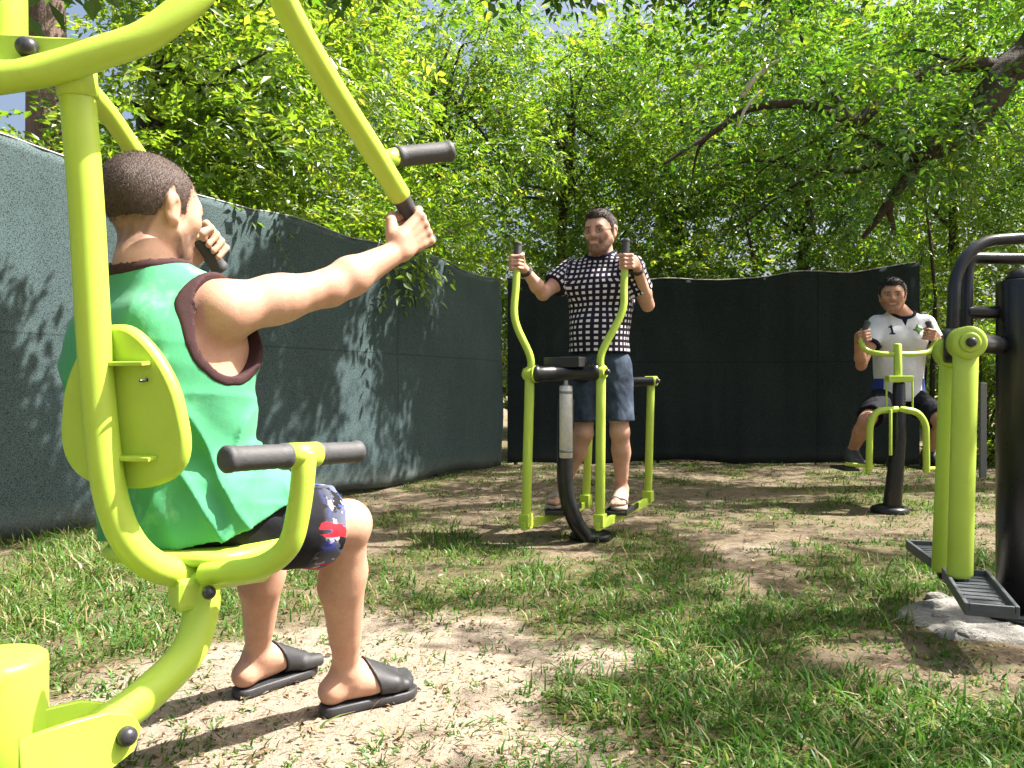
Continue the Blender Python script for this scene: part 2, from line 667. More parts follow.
def mat_screen(name, g):
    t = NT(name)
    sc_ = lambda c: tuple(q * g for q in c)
    at = t.n('ShaderNodeAttribute', attribute_name='wrap')
    mp = t.n('ShaderNodeMapping'); mp.inputs['Scale'].default_value = (1, 1, 1)
    t.l(at.outputs['Vector'], mp.inputs['Vector'])
    f = t.noise(2.2, 5, .6, vec=mp.outputs['Vector'], stretch=(1.2, .5, 1))
    c = t.ramp(f, [(.3, sc_((.056, .094, .098))), (.7, sc_((.088, .136, .144)))])
    sp = t.ramp(t.noise(430, 2, .8, vec=mp.outputs['Vector'], stretch=(1, .8, 1)), [(.36, 0.0), (.66, 1.0)])
    c = t.mix(c, sc_((.172, .236, .25)), t.math('MULTIPLY', sp, .55))
    v = t.n('ShaderNodeTexVoronoi'); v.inputs['Scale'].default_value = 240
    t.l(mp.outputs['Vector'], v.inputs['Vector'])
    c = t.mix(c, sc_((.016, .024, .026)), t.math('MULTIPLY', t.ramp(v.outputs['Distance'], [(.45, 0.0), (.62, 1.0)]), .8))
    dust = t.n('ShaderNodeSeparateXYZ'); t.l(at.outputs['Vector'], dust.inputs[0])
    sm = t.math('ABSOLUTE', t.math('SUBTRACT', dust.outputs[1], 1.17)); sv = t.math('ABSOLUTE', t.math('SUBTRACT', t.math('FRACT', t.math('MULTIPLY', dust.outputs[0], 1 / 2.35)), .5))
    seam = t.math('MAXIMUM', t.math('LESS_THAN', sm, .006), t.math('LESS_THAN', sv, .0035))
    c = t.mix(c, sc_((.02, .03, .032)), t.math('MULTIPLY', seam, .5))
    lowf = t.math('MULTIPLY', t.ramp(dust.outputs[1], [(.02, 1.0), (.22, 0.0)]), t.noise(14, 4, .6, vec=mp.outputs['Vector']))
    c = t.mix(c, sc_((.26, .23, .19)), t.math('MULTIPLY', lowf, .5))
    p = t.pbsdf(c, .75, t.bump(t.noise(300, 2, .6, vec=mp.outputs['Vector']), .3, .003))
    p.inputs['Specular IOR Level'].default_value = .12
    M[name] = t.m


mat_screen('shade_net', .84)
mat_screen('shadowed_shade_net', .26)  # same netting, with the back fence's shadow put into its colour


def mat_bark(name, a, b, sc=9):
    t = NT(name)
    f = t.noise(sc, 7, .7, stretch=(1, 1, .22))
    g = t.noise(sc * 5, 4, .7, stretch=(1, 1, .4))
    c = t.ramp(t.mix(f, g, .35), [(.34, a), (.64, b)])
    t.pbsdf(c, .9, t.bump(t.mix(f, g, .4), 1.0, .05))
    M[name] = t.m


mat_bark('bark_dark', (.022, .016, .012), (.085, .065, .05))
mat_bark('bark_reddish', (.05, .03, .022), (.24, .17, .135))
mat_bark('bark_pale', (.16, .15, .12), (.40, .37, .30), 20)


def mat_leaf(name, dark, mid, bright, back, tr=.5, gloss=.055, tcol=(2.25, 2.45, .85)):
    t = NT(name)
    at = t.n('ShaderNodeAttribute', attribute_name='tone')
    c = t.ramp(at.outputs['Fac'], [(.0, dark), (.45, mid), (.86, bright), (1.0, back)])
    d = t.n('ShaderNodeBsdfDiffuse'); t.l(c, d.inputs['Color'])
    tc = t.mix(c, tcol, 1.0, 'MULTIPLY')
    tl = t.n('ShaderNodeBsdfTranslucent'); t.l(tc, tl.inputs['Color'])
    mx = t.n('ShaderNodeMixShader'); mx.inputs[0].default_value = tr
    t.l(d.outputs[0], mx.inputs[1]); t.l(tl.outputs[0], mx.inputs[2])
    gl = t.n('ShaderNodeBsdfGlossy'); gl.inputs['Roughness'].default_value = .38
    gl.inputs['Color'].default_value = (.9, .95, 1, 1)
    m2 = t.n('ShaderNodeMixShader'); m2.inputs[0].default_value = gloss
    t.l(mx.outputs[0], m2.inputs[1]); t.l(gl.outputs[0], m2.inputs[2])
    t.l(m2.outputs[0], t.out.inputs['Surface'])
    M[name] = t.m


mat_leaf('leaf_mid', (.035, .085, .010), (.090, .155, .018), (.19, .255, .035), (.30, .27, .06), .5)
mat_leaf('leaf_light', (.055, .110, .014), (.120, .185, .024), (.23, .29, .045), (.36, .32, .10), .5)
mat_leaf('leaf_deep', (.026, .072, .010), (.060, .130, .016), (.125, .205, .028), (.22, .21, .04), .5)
mat_leaf('grass_blade', (.028, .080, .012), (.055, .130, .020), (.105, .185, .038), (.27, .235, .125), .30, .012, (1.7, 2.1, .9))
mat_leaf('litter', (.06, .04, .022), (.15, .105, .06), (.27, .20, .12), (.40, .33, .22), .1, .0)


def mat_ground():
    t = NT('dirt_and_turf')
    at = t.n('ShaderNodeAttribute', attribute_name='turf')
    tc = t.n('ShaderNodeTexCoord')
    o = tc.outputs['Object']
    f = t.noise(1.6, 8, .65, vec=o); g = t.noise(26, 6, .75, vec=o); s = t.noise(150, 4, .7, vec=o)
    dirt = t.ramp(g, [(.25, (.20, .155, .118)), (.5, (.31, .255, .20)), (.8, (.40, .34, .275))])
    wn = t.n('ShaderNodeAttribute', attribute_name='worn')
    shaded_soil = t.ramp(g, [(.25, (.095, .070, .048)), (.5, (.180, .140, .098)), (.8, (.29, .24, .175))])  # ground colour darkened for the shade lying off the worn sand
    dirt = t.mix(shaded_soil, dirt, t.ramp(t.math('MULTIPLY_ADD', t.math('SUBTRACT', f, .5), 1.2, wn.outputs['Fac']), [(.25, 0.0), (.6, 1.0)]))
    dirt = t.mix(dirt, (.42, .385, .33), t.math('MULTIPLY', t.ramp(s, [(.60, 0.0), (.72, 1.0)]), .5))
    turf = t.ramp(g, [(.3, (.075, .066, .032)), (.55, (.135, .118, .062)), (.8, (.21, .185, .11))])
    m = t.math('MULTIPLY_ADD', t.math('SUBTRACT', g, .5), .9, at.outputs['Fac'])
    c = t.mix(dirt, turf, t.ramp(m, [(.30, 0.0), (.62, 1.0)]))
    v = t.n('ShaderNodeTexVoronoi'); v.inputs['Scale'].default_value = 60; t.l(o, v.inputs['Vector'])
    peb = t.ramp(v.outputs['Distance'], [(.10, 1.0), (.22, 0.0)])
    h = t.math('ADD', t.math('MULTIPLY', g, .8), t.math('ADD', t.math('MULTIPLY', s, .25), t.math('MULTIPLY', peb, .12)))
    t.pbsdf(c, .95, t.bump(h, .8, .03))
    M['dirt_and_turf'] = t.m


mat_ground()


def mat_concrete():
    t = NT('rough_concrete')
    g = t.noise(12, 8, .7); s = t.noise(80, 4, .7)
    c = t.ramp(g, [(.3, (.20, .19, .175)), (.7, (.44, .425, .395))])
    c = t.mix(c, (.10, .09, .075), t.math('MULTIPLY', t.ramp(s, [(.58, 0.0), (.7, 1.0)]), .6))
    t.pbsdf(c, .95, t.bump(t.math('ADD', g, t.math('MULTIPLY', s, .4)), 1.0, .03))
    M['rough_concrete'] = t.m


mat_concrete()
# ------------------------------------------------------------------ people
def unit(v):
    v = np.array(v, float); return v / (np.linalg.norm(v) + 1e-12)


def frame(fwd, up=(0, 0, 1)):
    f = unit(fwd); r = unit(np.cross(f, up)); u = np.cross(r, f)
    return np.stack([r, f, u], 1)          # columns: right, forward, up


def head(F, c, R, s=1.0, ears=True, smile=False):
    H = lambda x, y, z: np.array(c) + R @ (np.array([x, y, z]) * s)
    E = lambda p, r, k, **kw: F.ell(H(*p), np.array(r) * s, k * s, M=R, **kw)
    C = lambda a, b, ra, rb, k, **kw: F.cone(H(*a), H(*b), ra * s, rb * s, k * s, **kw)
    E((0, -.014, .036), (.076, .097, .084), .03)
    E((0, .012, .02), (.070, .082, .078), .03)
    E((0, .034, -.036), (.058, .058, .074), .035)
    for q in (-1, 1):
        C((q * .056, .004, -.048), (q * .026, .058, -.092), .018, .017, .03)
        E((q * .043, .060, -.012), (.022, .020, .018), .025)
    E((0, .072, -.097), (.025, .019, .019), .022)
    C((-.036, .077, .022), (.036, .077, .022), .013, .013, .02)
    for q in (-1, 1):
        E((q * .032, .100, .003), (.019, .018, .013), .014, sub=True)
    for q in (-1, 1):
        E((q * .032, .0785, .003), (.0135, .0115, .0105), .004)
        C((q * .044, .086, .0135), (q * .020, .088, .0135), .0045, .0045, .008)
    C((0, .088, .014), (0, .106, -.024), .008, .0115, .016)
    for q in (-1, 1):
        E((q * .013, .095, -.029), (.009, .010, .008), .008)
    E((0, .086, -.053), (.026, .012, .007), .008)
    E((0, .085, -.066), (.022, .012, .0075), .008)
    if smile:
        for q in (-1, 1): E((q * .034, .078, -.045), (.012, .012, .016), .012)
    E((0, .098, -.0595), (.024, .008, .003 if not smile else .0045), .004, sub=True)
    if ears:
        for q in (-1, 1):
            E((q * .079, -.010, -.002), (.0085, .019, .031), .006)
            E((q * .086, -.014, .012), (.006, .016, .018), .006)
            E((q * .089, -.004, .000), (.005, .009, .015), .005, sub=True)
            E((q * .078, -.004, -.028), (.008, .010, .011), .008)
    return H


def head_tint(c, R, s, beard, brow, lip, teeth=False, scalp=.72):
    def fn(V):
        q = ((V - np.array(c)) @ R) / s
        x, y, z = q[:, 0], q[:, 1], q[:, 2]
        near = (np.abs(x) < .11) & (np.abs(y) < .13) & (z > -.13) & (z < .14)
        out = np.zeros((len(V), 4))
        ss = lambda a, b, t: np.clip((t - a) / (b - a), 0, 1)

        def put(col, a):
            a = np.clip(a, 0, 1) * near
            out[:, :3] = np.where(a[:, None] > .02, out[:, :3] * (1 - a[:, None]) * (out[:, 3:] > 0) + np.array(col) * np.where(out[:, 3:] > 0, a[:, None], 1), out[:, :3])
            out[:, 3] = np.maximum(out[:, 3], a)
        n = fbm(NZ, V[:, 0] * 90, V[:, 1] * 90, V[:, 2] * 90, 2)
        jaw = ss(-.022, -.046, z + .35 * np.maximum(0, .035 - y)) * ss(-.005, .02, y)
        mous = (np.abs(x) < .034) * ss(-.036, -.043, z) * ss(.06, .075, y)
        lipzone = (np.abs(x) < .024) & (z < -.048) & (z > -.073) & (y > .07)
        b = np.maximum(jaw, mous) * (.55 + .9 * n) * beard
        put((.05, .03, .022), np.where(lipzone, 0, np.clip(b, 0, .8)))
        hlz = np.interp(y, HAIRLINE_Y, HAIRLINE_Z) - NAPE[0] * np.clip((-y - .03) / .03, 0, 1)
        put((.05, .034, .028), np.clip((z - hlz + .012) / .024, 0, 1) * (.55 + .5 * n) * scalp * (np.abs(x) < .083 + (z > .045)))
        br = ss(.010, .016, np.abs(x)) * ss(.056, .048, np.abs(x)) * ss(.0150, .0190, z) * ss(.0280, .0235, z) * ss(.055, .065, y)
        put((.02, .012, .009), br * brow)
        ev = ((np.abs(x) - .032) / .0118) ** 2 + ((z - .0026) / .0050) ** 2
        sock = ((np.abs(x) - .032) / .019) ** 2 + ((z - .0030) / .012) ** 2
        put((.20, .09, .06), ss(1.2, .7, sock) * (y > .06) * .55)
        out_e = (ev < 1) & (y > .06) & near
        out[out_e] = (.46, .42, .39, .9)
        ir = (((np.abs(x) - .032) / .0056) ** 2 + ((z - .0030) / .0054) ** 2 < 1) & (y > .06) & near
        out[ir] = (.018, .012, .009, 1)
        l = lipzone & ~((np.abs(z + .0595) < .0035))
        out[l & near] = (.36, .12, .10, .6 * lip)
        m = lipzone & (np.abs(z + .0595) <= .0045) & near
        out[m] = (.50, .45, .40, .9) if teeth else (.08, .03, .03, .9)
        return out
    return fn


HAIRLINE_Y = [-.12, -.085, -.045, -.030, -.016, .002, .014, .028, .05, .075, .11]
NAPE = [0.0]
HAIRLINE_Z = [-.060, -.062, -.050, -.010, .030, .026, -.018, .012, .046, .064, .070]


def hair_piece(name, c, R, s, mat, parent, t0, h=.003, quiff=0.0, jag=.006, strands=14000, slen=.006, sw=.0004, lift=.55):
    F = Field(np.array(c) - .16 * s, np.array(c) + .16 * s, h)
    head(F, c, R, s, ears=False)
    X, Y, Z = F.all()
    px, py, pz = X - c[0], Y - c[1], Z - c[2]
    x, y, z = [(px * R[0, i] + py * R[1, i] + pz * R[2, i]) / s for i in range(3)]
    hl = np.interp(y, HAIRLINE_Y, HAIRLINE_Z) - NAPE[0] * np.clip((-y - .03) / .03, 0, 1) + .016 * np.exp(-((np.abs(x) - .046) / .016) ** 2) * (y > .03) + (fbm(NZ, x * 120, y * 120, z * 30, 2) - .5) * jag * 2
    over = np.clip((z - hl) / .03, .12, 1)
    topz = np.clip((z - .05) / .06, 0, 1)
    t = t0 * over + quiff * topz * np.clip((y + .02) / .09, 0, 1)
    t = t + (fbm(NZ2, x * 60, y * 60, z * 60, 2) - .5) * t0 * .7 * over
    d = np.maximum(F.d - t * s, (hl - z) * s * .8)
    V, Q = surface(F, d.astype(np.float32))
    V = relax(V, Q, 1, .4)
    rr = np.random.default_rng(int(abs(c[0]) * 1000))
    fi = rr.integers(0, len(Q), strands); w = rr.random((strands, 2))
    A, B, C_, D_ = [V[Q[fi, k]] for k in range(4)]
    p0 = (A * (1 - w[:, :1]) + B * w[:, :1]) * (1 - w[:, 1:]) + (D_ * (1 - w[:, :1]) + C_ * w[:, :1]) * w[:, 1:]
    nr = np.cross(C_ - A, D_ - B); nr /= np.linalg.norm(nr, axis=1, keepdims=True) + 1e-12
    cen = p0 - np.array(c); nr *= np.sign((nr * cen).sum(1))[:, None]
    ok = (nr * cen).sum(1) > .02 * s
    p0, nr = p0[ok], nr[ok]; n_ = len(p0)
    comb = -R[:, 1] * .5 + np.array([0, 0, -.6]) + rr.normal(0, .35, (n_, 3)); zt = ((p0 - np.array(c)) @ R)[:, 2:3] / s
    comb = np.where((zt > .075), R[:, 1] * .7 * (quiff > 0) - R[:, 1] * .5 * (quiff == 0) + rr.normal(0, .45, (n_, 3)), comb)
    dr = nr * lift + comb * (1 - lift); dr /= np.linalg.norm(dr, axis=1, keepdims=True)
    sd = np.cross(dr, nr) ; sd /= np.linalg.norm(sd, axis=1, keepdims=True) + 1e-9
    ln = slen * rr.uniform(.5, 1.3, n_)[:, None]; w0 = sw * rr.uniform(.6, 1.2, n_)[:, None]
    b0 = p0 - nr * .0012
    S4 = np.stack([b0 - sd * w0, b0 + sd * w0, b0 + dr * ln + sd * w0 * .3, b0 + dr * ln - sd * w0 * .3], 1).reshape(-1, 3)
    Q2 = np.arange(len(S4)).reshape(-1, 4) + len(V)
    return link(name, mesh_from(name, np.concatenate([V, S4]), None, mat, True, faces_np=np.concatenate([Q, Q2])), parent)


FO = (-.0305, -.0105, .0098, .0300)


def grip_hand(F, C, a, elbow, side, rb=.018, s=1.0, roll=0.0):
    """a hand closed round a bar at C; a runs from little finger to index finger. Returns the wrist."""
    C = np.array(C, float); a = unit(a)
    u = C - np.array(elbow); u = unit(u - a * np.dot(u, a))
    v = np.cross(u, a) * (1 if side == 'R' else -1)
    if roll:
        cr, sr = math.cos(roll), math.sin(roll)
        u, v = u * cr + v * sr, v * cr - u * sr
    p = lambda U, V, A: C + (u * U + v * V + a * A) * s
    W = p(-.080, rb + .006, -.006)
    F.cone(p(-.055, rb + .010, .012), p(-.055, rb + .010, -.014), .020 * s, .019 * s, .012)
    for i, o in enumerate(FO):
        L = (.86, .97, 1.03, .98)[i]
        m = p(.014 * L, rb + .017, o); pip = p(rb + .024 * L, .008, o * 1.02)
        dip = p(rb + .010 * L, -rb - .004, o); tip = p(-.006, -rb - .0085, o * .97)
        F.cone(p(-.060, rb + .008, o * .55), m, .0155 * s, .0118 * s, .010)
        F.cone(m, pip, .0108 * s, .0096 * s, .0035)
        F.cone(pip, dip, .0096 * s, .0086 * s, .003)
        F.cone(dip, tip, .0086 * s, .0076 * s, .003)
        F.ell(m + v * .0055 * s, np.full(3, .0108 * s), .004)
        F.cone(p(-.062, rb + .0215, o * .5), m + v * .0065 * s, .0042 * s, .0046 * s, .006)
        F.ell(pip + v * .003 * s + u * .002 * s, np.full(3, .0098 * s), .003)
    t0, t1 = p(-.062, rb - .004, .022), p(-.030, -.006, .044)
    t2, t3 = p(-.002, -rb - .011, .043), p(.024, -rb - .014, .034)
    F.cone(t0, t1, .0170 * s, .0125 * s, .010)
    F.cone(t1, t2, .0118 * s, .0105 * s, .004)
    F.cone(t2, t3, .0105 * s, .0082 * s, .003)
    return W


def arm(F, S, E, W, s=1.0, muscular=1.0):
    S, E, W = [np.array(q, float) for q in (S, E, W)]
    d = unit(E - S)
    F.cone(S, S + (E - S) * .5, .056 * s * muscular, .049 * s * muscular, .03)
    F.cone(S + (E - S) * .45, E, .049 * s * muscular, .039 * s, .025)
    F.cone(E, E + (W - E) * .30, .039 * s, .0435 * s * muscular, .02)
    F.cone(E + (W - E) * .30, W, .0435 * s * muscular, .0265 * s, .02)


def leg(F, Hp, K, A, s=1.0, back=None):
    Hp, K, A = [np.array(q, float) for q in (Hp, K, A)]
    back = np.array([0, -1, 0]) if back is None else np.array(back, float)
    F.cone(Hp, Hp + (K - Hp) * .5, .087 * s, .075 * s, .04)
    F.cone(Hp + (K - Hp) * .5, K, .075 * s, .053 * s, .03)
    F.ell(K - back * .012, np.full(3, .052 * s), .025)
    c = K + (A - K) * .30
    F.cone(K, c, .050 * s, .050 * s, .025)
    F.cone(c, A, .050 * s, .033 * s, .025)
    F.cone(K + (A - K) * .16 + back * .010, K + (A - K) * .38 + back * .020, .040 * s, .044 * s, .03)
    F.cone(K + (A - K) * .38 + back * .020, K + (A - K) * .75 + back * .008, .044 * s, .027 * s, .03)


def foot(F, A, f, side, s=1.0, extra=0.0):
    A = np.array(A, float); f = np.array([f[0], f[1], 0.0]); f = unit(f)
    r = np.array([f[1], -f[0], 0.0]); z = np.array([0, 0, 1.0])
    q = 1 if side == 'R' else -1
    p = lambda a, b, c: A + (f * a + r * b * q + z * c) * s
    e = extra
    F.cone(p(0, 0, 0), p(-.040, 0, -.044), .035 * s + e, .032 * s + e, .02)
    F.cone(p(-.04, 0, -.046), p(.06, .008, -.050), .029 * s + e, .025 * s + e, .02)
    F.cone(p(.012, -.002, -.004), p(.140, -.018, -.053), .037 * s + e, .021 * s + e, .025)
    F.cone(p(.03, .012, -.03), p(.125, .028, -.055), .030 * s + e, .018 * s + e, .025)
    for i, (b, L, rr) in enumerate(((-.032, .196, .0135), (-.013, .193, .0105), (.003, .186, .010), (.018, .176, .0095), (.031, .163, .009))):
        F.cone(p(.135 - i * .006, b * .95, -.056), p(L - .006, b * 1.02, -.063), rr * s * 1.1 + e, rr * s + e, .006)
    for b in (-.024, .024):
        F.ell(p(-.004, b, -.002), np.full(3, .015 * s), .012)
    return p


def torso(F, J, s=1.0, belly=0.0, ty=1.0):
    """J: pelvis, chest (between the shoulder joints), neck, head, R/L shoulder; frames from those"""
    pv, ch, nk = [np.array(J[q], float) for q in ('pelvis', 'chest', 'neck')]
    up = unit(ch - pv)
    rt_s = unit(np.array(J['shR']) - np.array(J['shL'])); rt_p = unit(J.get('hip_axis', rt_s))
    def fr(t):
        r = unit(rt_p * (1 - t) + rt_s * t); f = unit(np.cross(up, r)); return np.stack([r, f, np.cross(r, f)], 1)
    f0, f1 = fr(.2), fr(.9)
    L = lambda t: pv + (ch - pv) * t
    F.ell(L(.0), (.160 * s, .118 * s * ty, .118 * s), .05, fr(0))
    F.ell(L(.34) + f0[:, 1] * (.008 + belly * .5), (.146 * s, .106 * s * ty + belly * .6, .15 * s), .06, f0)
    F.ell(L(.72) + f1[:, 1] * .004, (.160 * s, .118 * s * ty, .165 * s), .05, f1)
    F.ell(L(.90), (.150 * s, .100 * s, .11 * s), .05, f1)
    for q, S in ((1, J['shR']), (-1, J['shL'])):
        S = np.array(S, float)
        F.cone(L(.93) + f1[:, 0] * q * .07, S, .072 * s, .056 * s, .05)
        F.ell(L(.80) + f1[:, 0] * q * .075 * s + f1[:, 1] * .085 * s, (.080 * s, .040 * s, .062 * s), .05, f1)
        F.ell(L(.78) + f1[:, 0] * q * .085 * s - f1[:, 1] * .080 * s, (.070 * s, .045 * s, .10 * s), .05, f1)
        F.ell(L(.62) + f1[:, 0] * q * .125 * s, (.045 * s, .085 * s, .13 * s), .05, f1)
        F.cone(nk + (np.array(J['head']) - nk) * .15, S * .75 + L(1.02) * .25, .046 * s, .040 * s, .05)
    hd = np.array(J['head'])
    return f0, f1, up


def neck(F, J, s=1.0):
    hd, nk = np.array(J['head'], float), np.array(J['neck'], float)
    Rh = J['headR']
    top = hd + Rh @ np.array([0, -.020, -.050]) * s
    F.cone(nk - unit(top - nk) * .03, top, .060 * s, .056 * s, .03)


def slab_cut(d, X, Y, Z, p, n):
    """keep the side the normal points away from"""
    return np.maximum(d, (X - p[0]) * n[0] + (Y - p[1]) * n[1] + (Z - p[2]) * n[2])


def sole(name, p, s, mat, parent, z0, L0=-.072, L1=.206, w=.050, thick=.024):
    """sandal sole in the foot frame p(a,b,c); z0 = local height of its top below the ankle"""
    out = []
    prof = [(-.072, 0), (-.066, .022), (-.045, .033), (0, .034), (.06, .038), (.12, .048), (.16, .048), (.188, .036), (.203, .016), (.207, 0)]
    up = [(a, b) for a, b in prof]; dn = [(a, -b * (.92 if a > .1 else 1)) for a, b in reversed(prof[1:-1])]
    pts = spline([p(a, b, z0) for a, b in up + dn] + [p(prof[0][0], 0, z0)], 4)[:-1]
    m = MB(); m.plate(pts, (0, 0, -1), thick, .004)
    V = np.array(m.v)
    me = mesh_from(name, V, m.f, mat); 
    bm = bmesh.new(); bm.from_mesh(me); bmesh.ops.recalc_face_normals(bm, faces=list(bm.faces)); bm.to_mesh(me); bm.free()
    me.polygons.foreach_set('use_smooth', np.array(m.sm, dtype=bool))
    return link(name, me, parent)


def strap(name, A, f, side, s, mat, parent, a0, a1, t=.007, h=.003):
    A = np.array(A, float)
    F = Field(A + np.array([-.24, -.24, -.10]), A + np.array([.24, .24, .06]), h)
    foot(F, A, f, side, s)
    X, Y, Z = F.all()
    fx = unit([f[0], f[1], 0])
    a = (X - A[0]) * fx[0] + (Y - A[1]) * fx[1]
    zz = Z - A[2]
    d = np.maximum(np.maximum(F.d - t, a - (a1 + zz * .25)), (a0 - zz * .35) - a)
    d = np.maximum(d, -.074 * s - zz)
    V, Q = surface(F, d.astype(np.float32)); V = relax(V, Q, 1)
    return link(name, mesh_from(name, V, None, mat, True, faces_np=Q), parent)


class Person:
    def __init__(s, base, theta, label):
        s.b = np.array([base[0], base[1], 0.0]); s.th = theta
        c, q = math.cos(theta), math.sin(theta)
        s.R = np.array([[c, q, 0], [-q, c, 0], [0, 0, 1.0]])       # columns: right, forward, up in world space
        s.o = thing('person', label, 'person', (base[0], base[1], 0.0), -theta)

    def L(s, p): return s.R.T @ (np.array(p, float) - s.b)
    def V(s, v): return s.R.T @ np.array(v, float)


def wrap_attr(J, sl=()):
    """cloth coordinates: distance round the trunk and height"""
    pv = np.array(J['pelvis']); ch = np.array(J['chest'])
    def fn(V):
        arms = np.zeros(len(V), bool); U2 = np.zeros(len(V)); V2 = np.zeros(len(V))
        for S, E in sl:
            S = np.array(S); n = unit(np.array(E) - S); a = unit(np.cross(n, [0, 1.0, .2])); b = np.cross(n, a)
            q = V - S; al = q @ n; hit = (al > -.01) & (np.linalg.norm(q - al[:, None] * n, axis=1) < .10) & (np.abs(V[:, 0] - ch[0]) > .17)
            arms |= hit; U2 = np.where(hit, np.arctan2(q @ a, q @ b) * .065, U2); V2 = np.where(hit, al, V2)
        t = np.clip((V[:, 2] - pv[2]) / (ch[2] - pv[2]), 0, 1.1)
        cx = pv[0] + (ch[0] - pv[0]) * t; cy = pv[1] + (ch[1] - pv[1]) * t
        an = np.arctan2((V[:, 0] - cx) / .16, (V[:, 1] - cy) / .11)
        u = an * .16
        top = np.clip((V[:, 2] - ch[2] + .10) / .06, 0, 1) * (np.abs(V[:, 0] - cx) < .16)
        u = u * (1 - top) + (V[:, 0] - cx) * top
        zz = V[:, 2] + .8 * np.clip(.10 - np.abs(V[:, 1] - cy), 0, 1) * top
        return np.stack([np.where(arms, U2, u), np.where(arms, V2, zz), np.zeros(len(V))], 1)
    return fn


# ================================================================= MAN 1: seated in the foreground
def man_one():
    NAPE[0] = .030
    th = math.radians(28)
    Pp = np.array([-.682, 1.685, .600])
    m = Person(Pp, th, 'man in a green sleeveless jersey seated on the lime pull-down machine, back to us')
    L = m.L
    R, Fw = m.R[:, 0], m.R[:, 1]
    chest_w = np.array([-.728, 1.630, 1.003])
    shR = chest_w + R * .166 + Fw * .030 + np.array([0, 0, .004])
    shL = chest_w - R * .175 + Fw * .03 + np.array([0, 0, -.012])
    GR = P(409, 232, 1.90)                      # right grip
    GL = P(205, 246, 1.98)                      # left grip
    elR = (shR + GR) * .5 + np.array([.012, -.01, -.045])
    elL = np.array([shL[0] + .02, shL[1] + .17, .92])
    J = dict(pelvis=L(Pp), chest=L(chest_w), neck=L(np.array([-.742, 1.618, 1.075])), head=L(P(152, 213, 1.66)),
             shR=L(shR), shL=L(shL), hip_axis=np.array([1.0, 0, 0]))
    hf = m.V((math.sin(math.radians(30)), math.cos(math.radians(30)), -.05))
    J['headR'] = frame(hf)
    hs = .985
    hipR, hipL = L(Pp + R * .085 + np.array([0, 0, -.012])), L(Pp - R * .085 + np.array([0, 0, -.012]))
    kR, kL = L(P(345, 525, 1.93)), L(P(268, 536, 2.10))
    aR, aL = L(P(346, 674, 2.13)), L(P(257, 664, 2.26))
    aR[2] = aL[2] = .104
    fR = m.V((.190, .140, 0)); fL = m.V((.12, .17, 0))
    allp = np.array([J['head'], L(GR), L(GL), kR, kL, aR, aL, J['shR'], J['shL'], J['pelvis']])
    F = Field(allp.min(0) - [.22, .20, .12], allp.max(0) + [.22, .24, .17], .0042)
    torso(F, J, .95, belly=.0, ty=.86)
    neck(F, J, .86)
    # arms
    axR = m.V(unit(P(372, 150, 1.82) - P(409, 232, 1.93)))
    axL = m.V(unit(P(130, 150, 1.80) - P(203, 240, 1.98)))
    wR = grip_hand(F, L(GR), axR, L(elR), 'R', .020, 1.05)
    wL = grip_hand(F, L(GL), axL, L(elL), 'L', .020, 1.03)
    arm(F, J['shR'], L(elR), wR, .98, .98); arm(F, J['shL'], L(elL), wL, 1.02)
    for K, A, Hp in ((kR, aR, hipR), (kL, aL, hipL)):
        b = unit(np.cross(unit(A - K), np.cross(unit(A - K), unit(K - Hp)))) 
        leg(F, Hp, K, A, 1.01, back=-unit((K - Hp) - unit(A - K) * np.dot(K - Hp, unit(A - K))))
    pR = foot(F, aR, fR, 'R', 1.02); pL = foot(F, aL, fL, 'L', 1.02)
    head(F, J['head'], J['headR'], hs)
    tint = head_tint(J['head'], J['headR'], hs, .75, .9, .8)
    body_mesh('body', F, M['skin_tan'], m.o, attrs={'tint': tint})
    hair_piece('hair', J['head'], J['headR'], hs, M['hair_cropped'], m.o, .0016, jag=.045, strands=30000, slen=.0055, sw=.00032)

    # jersey
    lo = np.minimum(J['pelvis'], J['chest']) - [.34, .30, .16]; hi = np.maximum(J['pelvis'], J['chest']) + [.34, .30, .20]
    G = Field(lo, hi, .0042)
    torso(G, J, .95, belly=.0, ty=.86)
    pv = np.array(J['pelvis'])
    G.cone(pv + [.0, .0, .0], pv + [0.0, .0, .12], .125, .12, .05)
    G.ell(pv + [.008, -.005, -.01], (.160, .135, .125), .05)
    G.cone(hipR + [0, 0, .01], hipR + (kR - hipR) * .52, .114, .100, .05)      # cloth lying over the thighs
    G.cone(hipL + [0, 0, .01], hipL + (kL - hipL) * .52, .114, .100, .05)
    G.cone(pv + [-.01, .03, .12], pv + [-.01, .06, .06], .085, .07, .06)
    X, Y, Z = G.all()
    fold = (fbm(NZ, X * 5 + Z * 3, Y * 5 - Z * 2, Z * 4 + X * 3, 2) - .5) * .026
    def ridge(al, f1, f2, sd):
        ca, sa = math.cos(al), math.sin(al)
        Q_ = X + .7 * Y
        p_, q_ = Q_ * ca + Z * sa, -Q_ * sa + Z * ca
        w_ = fbm(NZ2, p_ * f1 + sd, q_ * f2 + sd, Y * 2.0, 2)
        return (1 - np.abs(2 * w_ - 1)) ** 3
    rid = .45 * ridge(.6, 13, 3.0, 3) + .40 * ridge(-.35, 12, 2.6, 17) + .15 * ridge(1.5, 16, 3, 29)
    low = np.clip((J['chest'][2] + .02 - Z) / .25, 0.15, 1)
    dT = G.d - .015 - low * (fold + (rid - .45) * .034)
